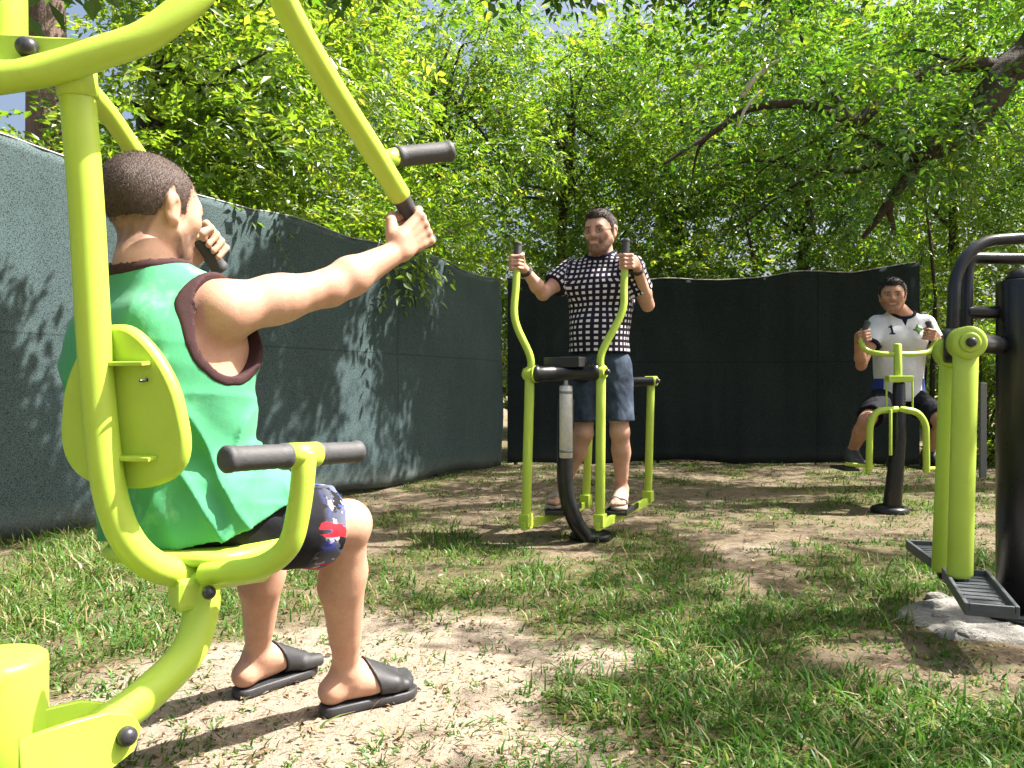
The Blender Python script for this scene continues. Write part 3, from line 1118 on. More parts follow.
    # armholes: a tilted oval through each shoulder
    def hole(S, q, grow=0.0):
        E = np.array([q * .97, .16, .05]); E = E / np.linalg.norm(E)
        f = unit(np.cross([0, 0, 1.0], E)) ; u = np.cross(E, f)
        c = S + np.array([q * .018, .004, -.050])
        e = (X - c[0]) * E[0] + (Y - c[1]) * E[1] + (Z - c[2]) * E[2]
        a = (X - c[0]) * f[0] + (Y - c[1]) * f[1] + (Z - c[2]) * f[2]
        b = (X - c[0]) * u[0] + (Y - c[1]) * u[1] + (Z - c[2]) * u[2]
        oval = np.sqrt((a / .084) ** 2 + (np.where(b > 0, b / .19, b / .082)) ** 2)
        oval = (oval - 1) * .085
        pl = -(e - .38 * (b - .05) + .052)
        kk = .03; hh_ = np.maximum(kk - np.abs(oval - pl), 0) / kk
        return np.maximum(oval, pl) + hh_ * hh_ * kk * .25        # only the outer side
    hR, hL = hole(J['shR'], 1), hole(J['shL'], -1)
    nk = np.array(J['neck'])
    up = unit(np.array(J['head']) - nk)
    ncut = ell(X, Y, Z, nk + [0, .015, .055], (.088, .098, .070))
    hemz = pv[2] - .058 + np.clip((Y - pv[1] + .12) / .28, 0, 1) * .100 + np.clip((Y - pv[1] - .13) / .06, 0, 1) * .2
    hem = hemz - Z
    thick = dT + .0
    d = np.maximum.reduce([np.broadcast_to(q, G.d.shape) for q in (thick, -hR, -hL, -ncut, hem)])
    V, Q = surface(G, d.astype(np.float32)); V = relax(V, Q, 1)
    sh = link('jersey', mesh_from('jersey', V, None, M['green_jersey'], True, faces_np=Q), m.o)
    for nm, hh in (('armhole_trim', hR), ('armhole_trim', hL), ('neck_trim', ncut)):
        d = np.maximum.reduce([np.broadcast_to(q, G.d.shape) for q in (dT - .0035, -(hh + .002), hh - (.019 if nm[0] == 'a' else .013))])
        V, Q = surface(G, d.astype(np.float32))
        if len(V): link(nm, mesh_from(nm, relax(V, Q, 6), None, M['trim_brown'], True, faces_np=Q), sh)

    # shorts
    lo = np.minimum.reduce([pv, kR, kL]) - .2; hi = np.maximum.reduce([pv, kR, kL]) + .2
    G = Field(lo, hi, .0045)
    G.ell(pv + [0, 0, -.02], (.150, .115, .10), .05)
    for Hp, K in ((hipR, kR), (hipL, kL)):
        Hp, K = np.array(Hp), np.array(K)
        G.cone(Hp, K, .090, .078, .04)
        G.cone(Hp + (K - Hp) * .5 + [0, 0, -.01], Hp + (K - Hp) * .90 + [0, 0, -.012], .082, .086, .03)
    X, Y, Z = G.all()
    fold = (fbm(NZ, X * 12, Y * 12 + Z * 6, Z * 12, 3) - .5) * .026
    d = G.d - .009 - fold
    side = X > (hipR[0] + hipL[0]) * .5
    cR = (X - kR[0]) * unit(kR - hipR)[0] + (Y - kR[1]) * unit(kR - hipR)[1] + (Z - kR[2]) * unit(kR - hipR)[2] + .085
    cL = (X - kL[0]) * unit(kL - hipL)[0] + (Y - kL[1]) * unit(kL - hipL)[1] + (Z - kL[2]) * unit(kL - hipL)[2] + .085
    d = np.maximum(d, np.where(side, cR, cL))
    d = np.maximum(d, Z - (pv[2] + .03))
    def wr(V):
        t = np.clip(np.where(V[:, 0] > (hipR[0] + hipL[0]) * .5, (V - hipR) @ unit(kR - hipR), (V - hipL) @ unit(kL - hipL)) / .36, 0, 1)
        return np.stack([t, V[:, 2], V[:, 0]], 1)
    V, Q = surface(G, d.astype(np.float32)); V = relax(V, Q, 1)
    link('shorts', mesh_from('shorts', V, None, M['printed_shorts'], True, faces_np=Q, attrs={'wrap': ('POINT', 'FLOAT_VECTOR', wr(V))}), m.o)

    for A, f, sd, p in ((aR, fR, 'R', pR), (aL, fL, 'L', pL)):
        so = sole('sandal', p, 1.02, M['sandal_black'], m.o, -.0785)
        strap('strap', A, f, sd, 1.02, M['sandal_black'], so, .060, .215, .008)
    return m


# ================================================================= MAN 2: standing on the elliptical walker
def man_two():
    NAPE[0] = 0.0
    fw = np.array([-.45, -.89, 0]); th = math.atan2(fw[0], fw[1])
    Pp = np.array([.512, 4.68, 1.02])
    m = Person(Pp, th, 'standing man in a small-checked T-shirt and denim shorts with glasses, on the air walker')
    L = m.L; R = m.R[:, 0]; Fw = m.R[:, 1]
    ch = np.array([.522, 4.665, 1.545])
    shR = ch + R * .185 + Fw * .02; shL = ch - R * .185 + Fw * .02
    GR, GL = P(518, 263, 4.40), P(626, 262, 4.40)
    elR = P(543, 294, 4.62); elL = np.array([.79, 4.66, 1.345])
    J = dict(pelvis=L(Pp), chest=L(ch), neck=L(ch + np.array([0, 0, .065])), head=L(P(600.5, 232, 4.60)),
             shR=L(shR), shL=L(shL), hip_axis=np.array([1.0, 0, 0]))
    J['headR'] = frame(m.V((-.50, -.86, -.10)))
    hs = 1.06
    hipR, hipL = L(Pp + R * .09 + [0, 0, -.04]), L(Pp - R * .09 + [0, 0, -.04])
    fR, fL = m.V((-.42, -.9, 0)), m.V((-.25, -.95, 0))
    aR, aL = L(np.array([.30, 4.74, .268])), L(np.array([.645, 4.70, .268]))
    kR = L(P(584, 433, 4.63)); kL = L(P(620, 432, 4.58))
    allp = np.array([J['head'], L(GR), L(GL), kR, kL, aR, aL, L(elL), L(elR), J['pelvis']])
    F = Field(allp.min(0) - [.18, .18, .10], allp.max(0) + [.18, .22, .17], .0048)
    torso(F, J, 1.0, belly=.02); neck(F, J, 1.02)
    axR = np.array([0, 0, 1.0]); axL = np.array([0, 0, 1.0])
    wR = grip_hand(F, L(GR), axR, L(elR), 'R', .018, 1.04)
    wL = grip_hand(F, L(GL), axL, L(elL), 'L', .018, 1.04)
    arm(F, J['shR'], L(elR), wR, .92); arm(F, J['shL'], L(elL), wL, .92)
    for K, A, Hp in ((kR, aR, hipR), (kL, aL, hipL)):
        leg(F, Hp, K, A, .96, back=np.array([0, -1.0, 0]))
    pR = foot(F, aR, fR, 'R', 1.0); pL = foot(F, aL, fL, 'L', 1.0)
    head(F, J['head'], J['headR'], hs, smile=True)
    body_mesh('body', F, M['skin_fair'], m.o, attrs={'tint': head_tint(J['head'], J['headR'], hs, .66, .8, 1, teeth=True)})
    hair_piece('hair', J['head'], J['headR'], hs, M['hair_brown'], m.o, .005, h=.0032, quiff=.012, jag=.014, strands=9000, slen=.009, sw=.0011, lift=.35)
    # glasses
    H = lambda x, y, z: np.array(J['head']) + J['headR'] @ (np.array([x, y, z]) * hs)
    g = MB()
    for q in (-1, 1):
        g.tube([H(q * .033 + .021 * math.cos(a), .099 - .004 * abs(math.cos(a)), .002 + .0145 * math.sin(a)) for a in np.linspace(0, 2 * math.pi, 21)], .0021, 6, cap='flat')
        g.tube([H(q * .054, .094, .007), H(q * .072, .06, .010), H(q * .084, -.005, .012)], .0017, 6)
    g.tube([H(-.012, .099, .004), H(0, .103, .007), H(.012, .099, .004)], .0016, 6)
    g.build('glasses', M['glass_frame'], None).parent = m.o

    # T-shirt with short sleeves
    G = Field(np.array(J['pelvis']) - [.34, .28, .16], np.array(J['chest']) + [.34, .28, .2], .0048)
    torso(G, J, 1.0, belly=.03)
    pv = np.array(J['pelvis'])
    G.cone(pv + [.03, 0, -.05], pv + [.02, .0, .2], .136, .132, .05); G.cone(pv + [-.03, 0, -.05], pv + [-.02, .0, .2], .136, .125, .05)
    for S, E in ((J['shR'], L(elR)), (J['shL'], L(elL))):
        G.cone(S, S + (E - S) * .80, .066, .064, .04)
    X, Y, Z = G.all()
    fold = (fbm(NZ, X * 8 + Z * 3, Y * 8, Z * 6, 3) - .5) * .022
    d = G.d - .011 - fold
    for S, E in ((J['shR'], L(elR)), (J['shL'], L(elL))):
        n = unit(E - S); c = S + (E - S) * .60
        q = (X - c[0]) * n[0] + (Y - c[1]) * n[1] + (Z - c[2]) * n[2]
        rad = np.sqrt((X - c[0]) ** 2 + (Y - c[1]) ** 2 + (Z - c[2]) ** 2)
        axd = np.sqrt(np.maximum(rad ** 2 - q ** 2, 0))
        d = np.maximum(d, np.where((rad < .24) & (axd < .088) & (np.abs(X - J['chest'][0]) > .165), q, -1))
    nk = np.array(J['neck'])
    ncut = ell(X, Y, Z, nk + [0, .02, .045], (.082, .092, .055))
    d = np.maximum(d, -ncut); dn = d
    d = np.maximum(d, (pv[2] + .045) - Z)
    V, Q = surface(G, d.astype(np.float32)); V = relax(V, Q, 1)
    sh = link('tee_shirt', mesh_from('tee_shirt', V, None, M['checked_shirt'], True, faces_np=Q, attrs={'wrap': ('POINT', 'FLOAT_VECTOR', wrap_attr(J, ((J['shR'], L(elR)), (J['shL'], L(elL))))(V))}), m.o)
    d = np.maximum.reduce([np.broadcast_to(q, G.d.shape) for q in (G.d - .0155 - fold, -(ncut + .002), ncut - .015)])
    V, Q = surface(G, d.astype(np.float32))
    if len(V): link('collar', mesh_from('collar', relax(V, Q), None, M['navy_cloth'], True, faces_np=Q), sh)

    # denim shorts to the knee
    lo = np.minimum.reduce([pv, kR, kL]) - .2; hi = np.maximum.reduce([pv, kR, kL]) + .22
    G = Field(lo, hi, .005)
    G.ell(pv, (.160, .122, .13), .05)
    for Hp, K in ((hipR, kR), (hipL, kL)):
        G.cone(Hp, K, .098, .084, .03)
    X, Y, Z = G.all()
    d = G.d - .006 - (fbm(NZ, X * 14, Y * 14, Z * 9, 3) - .5) * .024
    d = np.maximum(d, np.where(X > 0, (kR[2] + .065), (kL[2] + .065)) - Z)
    d = np.maximum(d, Z - (pv[2] + .09))
    V, Q = surface(G, d.astype(np.float32)); V = relax(V, Q, 1)
    link('shorts', mesh_from('shorts', V, None, M['denim'], True, faces_np=Q), m.o)
    # bracelets, one on each wrist
    for w, e in ((wR, L(elR)), (wL, L(elL))):
        n = unit(e - w); c = w + n * .035
        a = unit(np.cross(n, [0, 0, 1.0])); b = np.cross(n, a)
        g = MB()
        for k in (0, .012):
            g.tube([c + n * k + (a * math.cos(t) + b * math.sin(t)) * .0325 for t in np.linspace(0, 2 * math.pi, 25)], .005, 8, cap='flat')
        g.build('bracelet', M['bracelet'], None).parent = m.o
    for A, f, sd, p in ((aR, fR, 'R', pR), (aL, fL, 'L', pL)):
        so = sole('sandal', p, 1.0, M['sandal_tan'], m.o, -.0775, thick=.020)
        strap('strap', A, f, sd, 1.0, M['sandal_tan'], so, .095, .150, .006)
    return m


# ================================================================= MAN 3: sitting on the hand cycle
def man_three():
    fw = np.array([-.12, -.99, 0]); th = math.atan2(fw[0], fw[1])
    Pp = np.array([2.885, 5.98, .80])
    m = Person(Pp, th, 'dark-haired man in a white polo shirt numbered 1, seated on the bike')
    L = m.L; R = m.R[:, 0]; Fw = m.R[:, 1]
    ch = np.array([2.885, 5.93, 1.335])
    shR = ch + R * .168 + Fw * .01; shL = ch - R * .168 + Fw * .01
    GR, GL = P(865, 336, 5.60), P(929, 335, 5.60)
    elR = np.array([2.545, 5.83, 1.03]); elL = np.array([3.15, 5.82, 1.07])
    J = dict(pelvis=L(Pp), chest=L(ch), neck=L(ch + np.array([-.005, -.01, .07])), head=L(P(892.5, 296, 5.86)),
             shR=L(shR), shL=L(shL), hip_axis=np.array([1.0, 0, 0]))
    J['headR'] = frame(m.V((-.42, -.9, -.04)))
    hs = 1.04
    hipR, hipL = L(Pp + R * .09 + [0, 0, -.01]), L(Pp - R * .09 + [0, 0, -.01])
    kR, kL = L(np.array([2.49, 5.62, .635])), L(np.array([3.03, 5.60, .615]))
    aR, aL = L(np.array([2.49, 5.86, .285])), L(np.array([3.04, 5.84, .285]))
    aR[2] = .40; aL[2] = .395
    fR, fL = m.V((-.2, -1, 0)), m.V((.1, -1, 0))
    allp = np.array([J['head'], L(GR), L(GL), kR, kL, aR, aL, L(elL), L(elR), J['pelvis']])
    F = Field(allp.min(0) - [.18, .18, .10], allp.max(0) + [.18, .24, .17], .0052)
    torso(F, J, 1.0, belly=.02); neck(F, J, 1.02)
    wR = grip_hand(F, L(GR), np.array([.25, 0, 1.0]), L(elR), 'R', .018, 1.04)
    wL = grip_hand(F, L(GL), np.array([-.25, 0, 1.0]), L(elL), 'L', .018, 1.04)
    arm(F, J['shR'], L(elR), wR, .90); arm(F, J['shL'], L(elL), wL, .90)
    for K, A, Hp in ((kR, aR, hipR), (kL, aL, hipL)):
        leg(F, Hp, K, A, .98, back=unit([0, -1.0, -.3]))
    pR = foot(F, aR, fR, 'R', 1.0); pL = foot(F, aL, fL, 'L', 1.0)
    head(F, J['head'], J['headR'], hs, smile=True)
    body_mesh('body', F, M['skin_dark_tan'], m.o, attrs={'tint': head_tint(J['head'], J['headR'], hs, .34, .85, 1, teeth=True)})
    hair_piece('hair', J['head'], J['headR'], hs, M['hair_black'], m.o, .009, h=.0035, quiff=.010, jag=.016, strands=8000, slen=.010, sw=.0013, lift=.35)
    G = Field(np.array(J['pelvis']) - [.34, .28, .16], np.array(J['chest']) + [.34, .28, .2], .0046)
    torso(G, J, 1.0, belly=.03)
    pv = np.array(J['pelvis'])
    G.cone(pv + [.03, 0, -.0], pv + [.02, .0, .2], .140, .13, .05); G.cone(pv + [-.03, 0, -.0], pv + [-.02, .0, .2], .14, .13, .05)
    for S, E in ((J['shR'], L(elR)), (J['shL'], L(elL))):
        G.cone(S, S + (E - S) * .8, .055, .056, .03)
    X, Y, Z = G.all()
    fold = (fbm(NZ, X * 9, Y * 9, Z * 7, 3) - .5) * .022
    dT = G.d - .009 - fold
    cuts = []
    for S, E in ((J['shR'], L(elR)), (J['shL'], L(elL))):
        n = unit(E - S); c = S + (E - S) * .50
        q = (X - c[0]) * n[0] + (Y - c[1]) * n[1] + (Z - c[2]) * n[2]
        rad = np.sqrt((X - c[0]) ** 2 + (Y - c[1]) ** 2 + (Z - c[2]) ** 2)
        axd = np.sqrt(np.maximum(rad ** 2 - q ** 2, 0))
        cuts.append(np.where((rad < .24) & (axd < .085), q, -1))
    nk = np.array(J['neck'])
    ncut = ell(X, Y, Z, nk + [0, .03, .035], (.080, .095, .060))
    vcut = np.maximum(np.abs(X - nk[0]) - (.030 + (Z - nk[2]) * .35), np.maximum(.02 - (Y - nk[1]), (nk[2] - .105) - Z))
    hem = (pv[2] - .035) - Z
    d = np.maximum.reduce([np.broadcast_to(q, G.d.shape) for q in (dT, cuts[0], cuts[1], -ncut, hem)])
    d0 = np.maximum(d, -vcut * .8)
    V, Q = surface(G, d0.astype(np.float32)); V = relax(V, Q, 1)
    sh = link('polo_shirt', mesh_from('polo_shirt', V, None, M['white_polo'], True, faces_np=Q), m.o)
    mx = lambda *q: np.maximum.reduce([np.broadcast_to(w, G.d.shape) for w in q]).astype(np.float32)
    def piece(nm, dd, mat):
        V, Q = surface(G, dd)
        if len(V): link(nm, mesh_from(nm, relax(V, Q, 1, .4), None, mat, True, faces_np=Q), sh)
    for q in cuts:
        piece('sleeve_cuff', mx(dT - .004, q - .003, -q - .022, np.abs(q) - .1), M['navy_cloth'])
    piece('collar', mx(dT - .006, -(ncut + .001), ncut - .020), M['navy_cloth'])
    piece('placket', mx(dT - .002, vcut - .003, -ncut), M['navy_cloth'])
    for q in (-1, 1):
        piece('side_stripe', mx(dT - .003, np.abs(q * (X - pv[0]) - .165) - .03, np.abs(Z - (pv[2] + .05)) - .085), M['blue_cloth'])
    # the figure 1 on his right breast, the leafy crest on his left
    cz = np.array(J['chest'])[2] - .045
    bx = lambda x0, x1, z0, z1: np.maximum(np.maximum(x0 - X, X - x1), np.maximum(z0 - Z, Z - z1))
    ox = np.array(J['chest'])[0] + .103
    # seen from the front the wearer's right is on the viewer's left: +X local is his right
    one = np.minimum.reduce([np.broadcast_to(q, np.broadcast_shapes(X.shape, Z.shape)) for q in (
        bx(ox - .008, ox + .008, cz - .036, cz + .034), bx(ox - .020, ox + .020, cz - .036, cz - .025), bx(ox - .002, ox + .020, cz + .016, cz + .026))])
    piece('shirt_number', mx(dT - .0035, one, -(Y - pv[1])), M['navy_cloth'])
    qx = np.array(J['chest'])[0] - .078
    an = np.arctan2(Z - cz, X - qx); rr = np.sqrt((Z - cz) ** 2 + (X - qx) ** 2)
    star = rr - (.027 + .008 * np.cos(4 * an + .4) + .004 * np.cos(8 * an))
    piece('shirt_crest', mx(dT - .0035, star, -(Y - pv[1])), M['crest_green'])
    # shorts
    lo = np.minimum.reduce([pv, kR, kL]) - .2; hi = np.maximum.reduce([pv, kR, kL]) + .22
    G = Field(lo, hi, .0055)
    G.ell(pv, (.165, .125, .12), .05)
    for Hp, K in ((hipR, kR), (hipL, kL)): G.cone(Hp, K, .098, .080, .03)
    X, Y, Z = G.all()
    d = G.d - .006 - (fbm(NZ, X * 14, Y * 14, Z * 9, 3) - .5) * .024
    q = []
    for Hp, K in ((hipR, kR), (hipL, kL)):
        n = unit(K - Hp); q.append((X - K[0]) * n[0] + (Y - K[1]) * n[1] + (Z - K[2]) * n[2] + .08)
    d = np.maximum(d, np.where(X > pv[0], q[0], q[1])); d = np.maximum(d, Z - (pv[2] + .08))
    V, Q = surface(G, d.astype(np.float32)); V = relax(V, Q, 1)
    link('shorts', mesh_from('shorts', V, None, M['dark_shorts'], True, faces_np=Q), m.o)
    for A, f, sd, p in ((aR, fR, 'R', pR), (aL, fL, 'L', pL)):
        so = sole('shoe', p, 1.0, M['shoe_dark'], m.o, -.0775, thick=.022)
        strap('shoe_upper', A, f, sd, 1.0, M['shoe_dark'], so, -.09, .23, .008, .004)
    return m


PEOPLE = [man_one(), man_two(), man_three()]
# ------------------------------------------------------------------ exercise machines
def v3(*q): return np.array(q, float)


def grip(parent, a, b, r, name='grip'):
    """rubber sleeve with end collars"""
    a, b = np.array(a, float), np.array(b, float)
    ax = unit(b - a); Lg = np.linalg.norm(b - a)
    pr = [(0, r * .55), (.002, r * .93), (.006, r * 1.08), (.014, r * 1.08), (.018, r)]
    n = max(6, int(Lg / .012))
    for i in range(1, n):
        t = .018 + (Lg - .036) * i / n
        pr.append((t, r * (1.0 + (.018 if i % 2 else -.012))))
    pr += [(Lg - .018, r), (Lg - .014, r * 1.08), (Lg - .006, r * 1.08), (Lg - .002, r * .93), (Lg, r * .55)]
    m = MB(); m.lathe(a, ax, pr, 24)
    return m.build(name, M['dark_rubber'], parent)


def bolt(parent, c, n, r=.020):
    m = MB(); m.lathe(c, n, [(0, r), (.006, r), (.012, r * .92), (.018, r * .62), (.020, r * .2)], 20)
    return m.build('bolt_cap', M['bolt_cap'], parent)


# ---- foreground pull-down machine
def pulldown():
    t = thing('pull_down_machine', 'large lime pull-down machine with black grips, filling the left foreground', 'exercise machine', (-.80, 1.05, 0))
    LP_ = M['lime_paint']; rt = .0285
    # seat tube: falls from the cross bar, bends under the seat and carries on forward
    a = [P(75, 66, 1.36), P(86, 200, 1.38), P(97, 380, 1.405), P(113, 505, 1.42), P(148, 562, 1.46), P(205, 574, 1.56), P(262, 568, 1.66)]
    m = MB(); m.tube(spline(a, 10), rt, 28)
    m.build('seat_tube', LP_, t)
    # collar under the cross bar
    m = MB(); d = unit(a[1] - a[0])
    m.lathe(P(77, 86, 1.362), -d, [(-.020, .0285), (-.018, .0325), (.030, .0325), (.034, .0285)], 28)
    m.build('collar', LP_, t)
    # right swing arm: one long bent tube from the pivot up out of sight and down to the hand
    rp = [P(-190, 94, 1.26), P(-70, 86, 1.28), P(5, 77, 1.30), P(50, 69, 1.315), P(100, 53, 1.33), P(150, 34, 1.35), P(200, -8, 1.38), P(240, -62, 1.42), P(262, -58, 1.47), P(287, 8, 1.54), P(330, 84, 1.67), P(372, 150, 1.80), P(400, 196, 1.885)]
    m = MB(); m.tube(spline(rp, 9), .0262, 26); arm_r = m.build('swing_arm', LP_, t)
    ax = unit(rp[-1] - rp[-2])
    grip(arm_r, rp[-1] - ax * .004, rp[-1] + ax * .150, .0215)
    s0 = P(384, 160, 1.84); s1 = P(452, 151, 1.93)
    m = MB(); m.tube([P(378, 161, 1.83), P(400, 156, 1.86)], .021, 18, cap='flat'); m.build('grip_stub', LP_, arm_r)
    grip(arm_r, P(395, 157, 1.855), s1, .0235)
    # left swing arm, running behind the head
    lp = [P(-120, 70, 1.30), P(-20, 62, 1.42), P(52, 62, 1.58), P(97, 100, 1.72), P(135, 152, 1.84), P(186, 222, 1.96)]
    m = MB(); m.tube(spline(lp, 8), .0215, 22); arm_l = m.build('swing_arm', LP_, t)
    ax = unit(lp[-1] - lp[-2]); grip(arm_l, lp[-1], lp[-1] + ax * .15, .0205)
    # hanger tube, bracket plate and its bolt at the top left
    hp = P(4, 50, 1.36)
    m = MB(); m.tube([hp + v3(0, 0, -.02), hp + v3(-.004, 0, .42)], .036, 26); m.build('hanger_tube', LP_, t)
    m = MB()
    q = lambda x, y: P(x, y, 1.312)
    m.plate([q(-60, 33), q(12, 34), q(45, 36), q(88, 38), q(100, 44), q(100, 56), q(60, 74), q(-60, 90)], (0, 1, 0), .030, .004)
    br = m.build('bracket', LP_, t)
    bolt(br, P(28, 49, 1.305), (.12, -1, .30), .0170)
    # backrest: pear-shaped pad on two short struts
    c = P(118, 408, 1.425); th = math.radians(12)
    nrm = v3(math.sin(th), math.cos(th), .10); nrm /= np.linalg.norm(nrm)
    rt_ = unit(np.cross(nrm, (0, 0, 1))); up = np.cross(rt_, nrm)
    pts = []
    for k in range(56):
        an = 2 * math.pi * k / 56; ca, sa = math.cos(an), math.sin(an)
        x = .122 * math.copysign(abs(ca) ** .80, ca) * (1 - .34 * sa - .05 * sa * sa); y = .148 * math.copysign(abs(sa) ** .82, sa)
        pts.append(c + rt_ * x + up * y)
    m = MB(); m.plate(pts, nrm, .030, .009); bk = m.build('backrest', LP_, t)
    for dz in (.080, -.088):
        m = MB(); m.box(c + up * dz + rt_ * .012 - nrm * .012, rt_, nrm, up, .060, .012, .0035, .0015)
        m.build('backrest_strut', LP_, bk)
    bolt(bk, c + rt_ * .062 + up * .05 - nrm * .001, -nrm, .0035)
    # seat pan
    fw = v3(math.sin(th), math.cos(th), 0); rr = v3(math.cos(th), -math.sin(th), 0); sc = v3(-.640, 1.665, .517)
    o2 = []
    for k in range(40):
        an = 2 * math.pi * k / 40; ca, sa = math.cos(an), math.sin(an)
        o2.append(sc + rr * .165 * math.copysign(abs(ca) ** .55, ca) + fw * .160 * math.copysign(abs(sa) ** .55, sa))
    m = MB(); m.plate(o2, (0, 0, 1), .026, .008); m.build('seat', LP_, t)
    # side handles that rise past the thighs
    h = [P(205, 574, 1.50), P(262, 569, 1.46), P(291, 548, 1.445), P(301, 500, 1.44), P(305, 453, 1.44)]
    m = MB(); m.tube(round_path(h, .07, 9), .0215, 22); hr = m.build('side_handle', LP_, t)
    g0, g1 = P(234, 458, 1.36), P(358, 451, 1.60)
    ga = unit(g1 - g0); gm = P(302, 455, 1.44); gd = np.dot(gm - g0, ga); g0 = gm - ga * gd
    m = MB(); m.tube([gm - ga * .034, gm + ga * .034], .0228, 20, cap='flat'); m.build('tee_joint', LP_, hr)
    grip(hr, gm - ga * .165, gm - ga * .028, .0215); grip(hr, gm + ga * .028, gm + ga * .145, .0205)
    # link tube from the seat hinge down to the ground column
    k = [P(203, 576, 1.53), P(201, 612, 1.52), P(186, 655, 1.485), P(140, 700, 1.42), P(88, 738, 1.36), P(52, 764, 1.33)]
    m = MB(); m.tube(spline(k, 9), .0325, 26); ln = m.build('link_tube', LP_, t)
    m = MB(); m.box(P(194, 590, 1.525), v3(.78, .62, 0), v3(-.62, .78, 0), v3(0, 0, 1), .040, .036, .030, .010); hg = m.build('hinge', LP_, t)
    bolt(hg, P(209, 592, 1.478), v3(.35, -.93, 0), .0125)
    # ground column with its bracket
    cx = P(4, 665, 1.26); col = v3(cx[0] - .042, 1.30, 0); zt = cx[2]
    m = MB(); m.lathe(col, (0, 0, 1), [(-.05, .078), (zt - .014, .078), (zt - .006, .0765), (zt - .001, .070), (zt, .04)], 40); gc = m.build('ground_column', LP_, t)
    m = MB(); m.lathe(P(-26, 676, 1.20), v3(.82, -.55, 0.05), [(0, .022), (.05, .022), (.058, .018), (.060, .008)], 24); m.build('side_peg', LP_, gc)
    q0 = P(40, 752, 1.27); q1 = P(118, 738, 1.375)
    fx = unit(v3(q1[0] - q0[0], q1[1] - q0[1], 0)); sx = v3(fx[1], -fx[0], 0)
    bq = [(-.05, .050), (.03, .050), (.085, .046), (.128, .028), (.142, .0), (.128, -.034), (.06, -.062), (-.05, -.070)]
    for s_ in (-1,):
        m = MB(); m.plate([q0 + fx * x + v3(0, 0, z) + sx * .038 for x, z in bq], sx, .012, .003)
        m.plate([q0 + fx * x + v3(0, 0, z) - sx * .050 for x, z in bq], sx, .012, .003)
        bb = m.build('base_bracket', LP_, t)
    bolt(bb, q0 + fx * .112 + v3(0, 0, -.002) + sx * .050, sx, .0165)
    # tall mast behind the column, outside the picture, from which the hanger tube and arms are carried
    mast = v3(-1.16, .80, 0)
    m = MB(); m.lathe(mast, (0, 0, 1), [(-.05, .07), (1.86, .07), (1.88, .05), (1.885, .01)], 32); m.build('mast', LP_, t)
    m = MB(); m.tube([mast + v3(0, 0, 1.74), v3(-1.0, 1.02, 1.79), hp + v3(-.004, 0, .42)], .036, 22, corner=.1); m.build('mast_arm', LP_, t)
    m = MB(); m.tube([mast + v3(0, 0, 1.32), P(-190, 94, 1.26)], .026, 20); m.tube([mast + v3(0, 0, 1.40), P(-120, 40, 1.30)], .0215, 20); m.build('pivot_bar', LP_, t)
    m = MB(); m.tube([mast + v3(0, 0, .16), col + v3(0, 0, .16)], .036, 20); m.build('foot_rail', LP_, t)


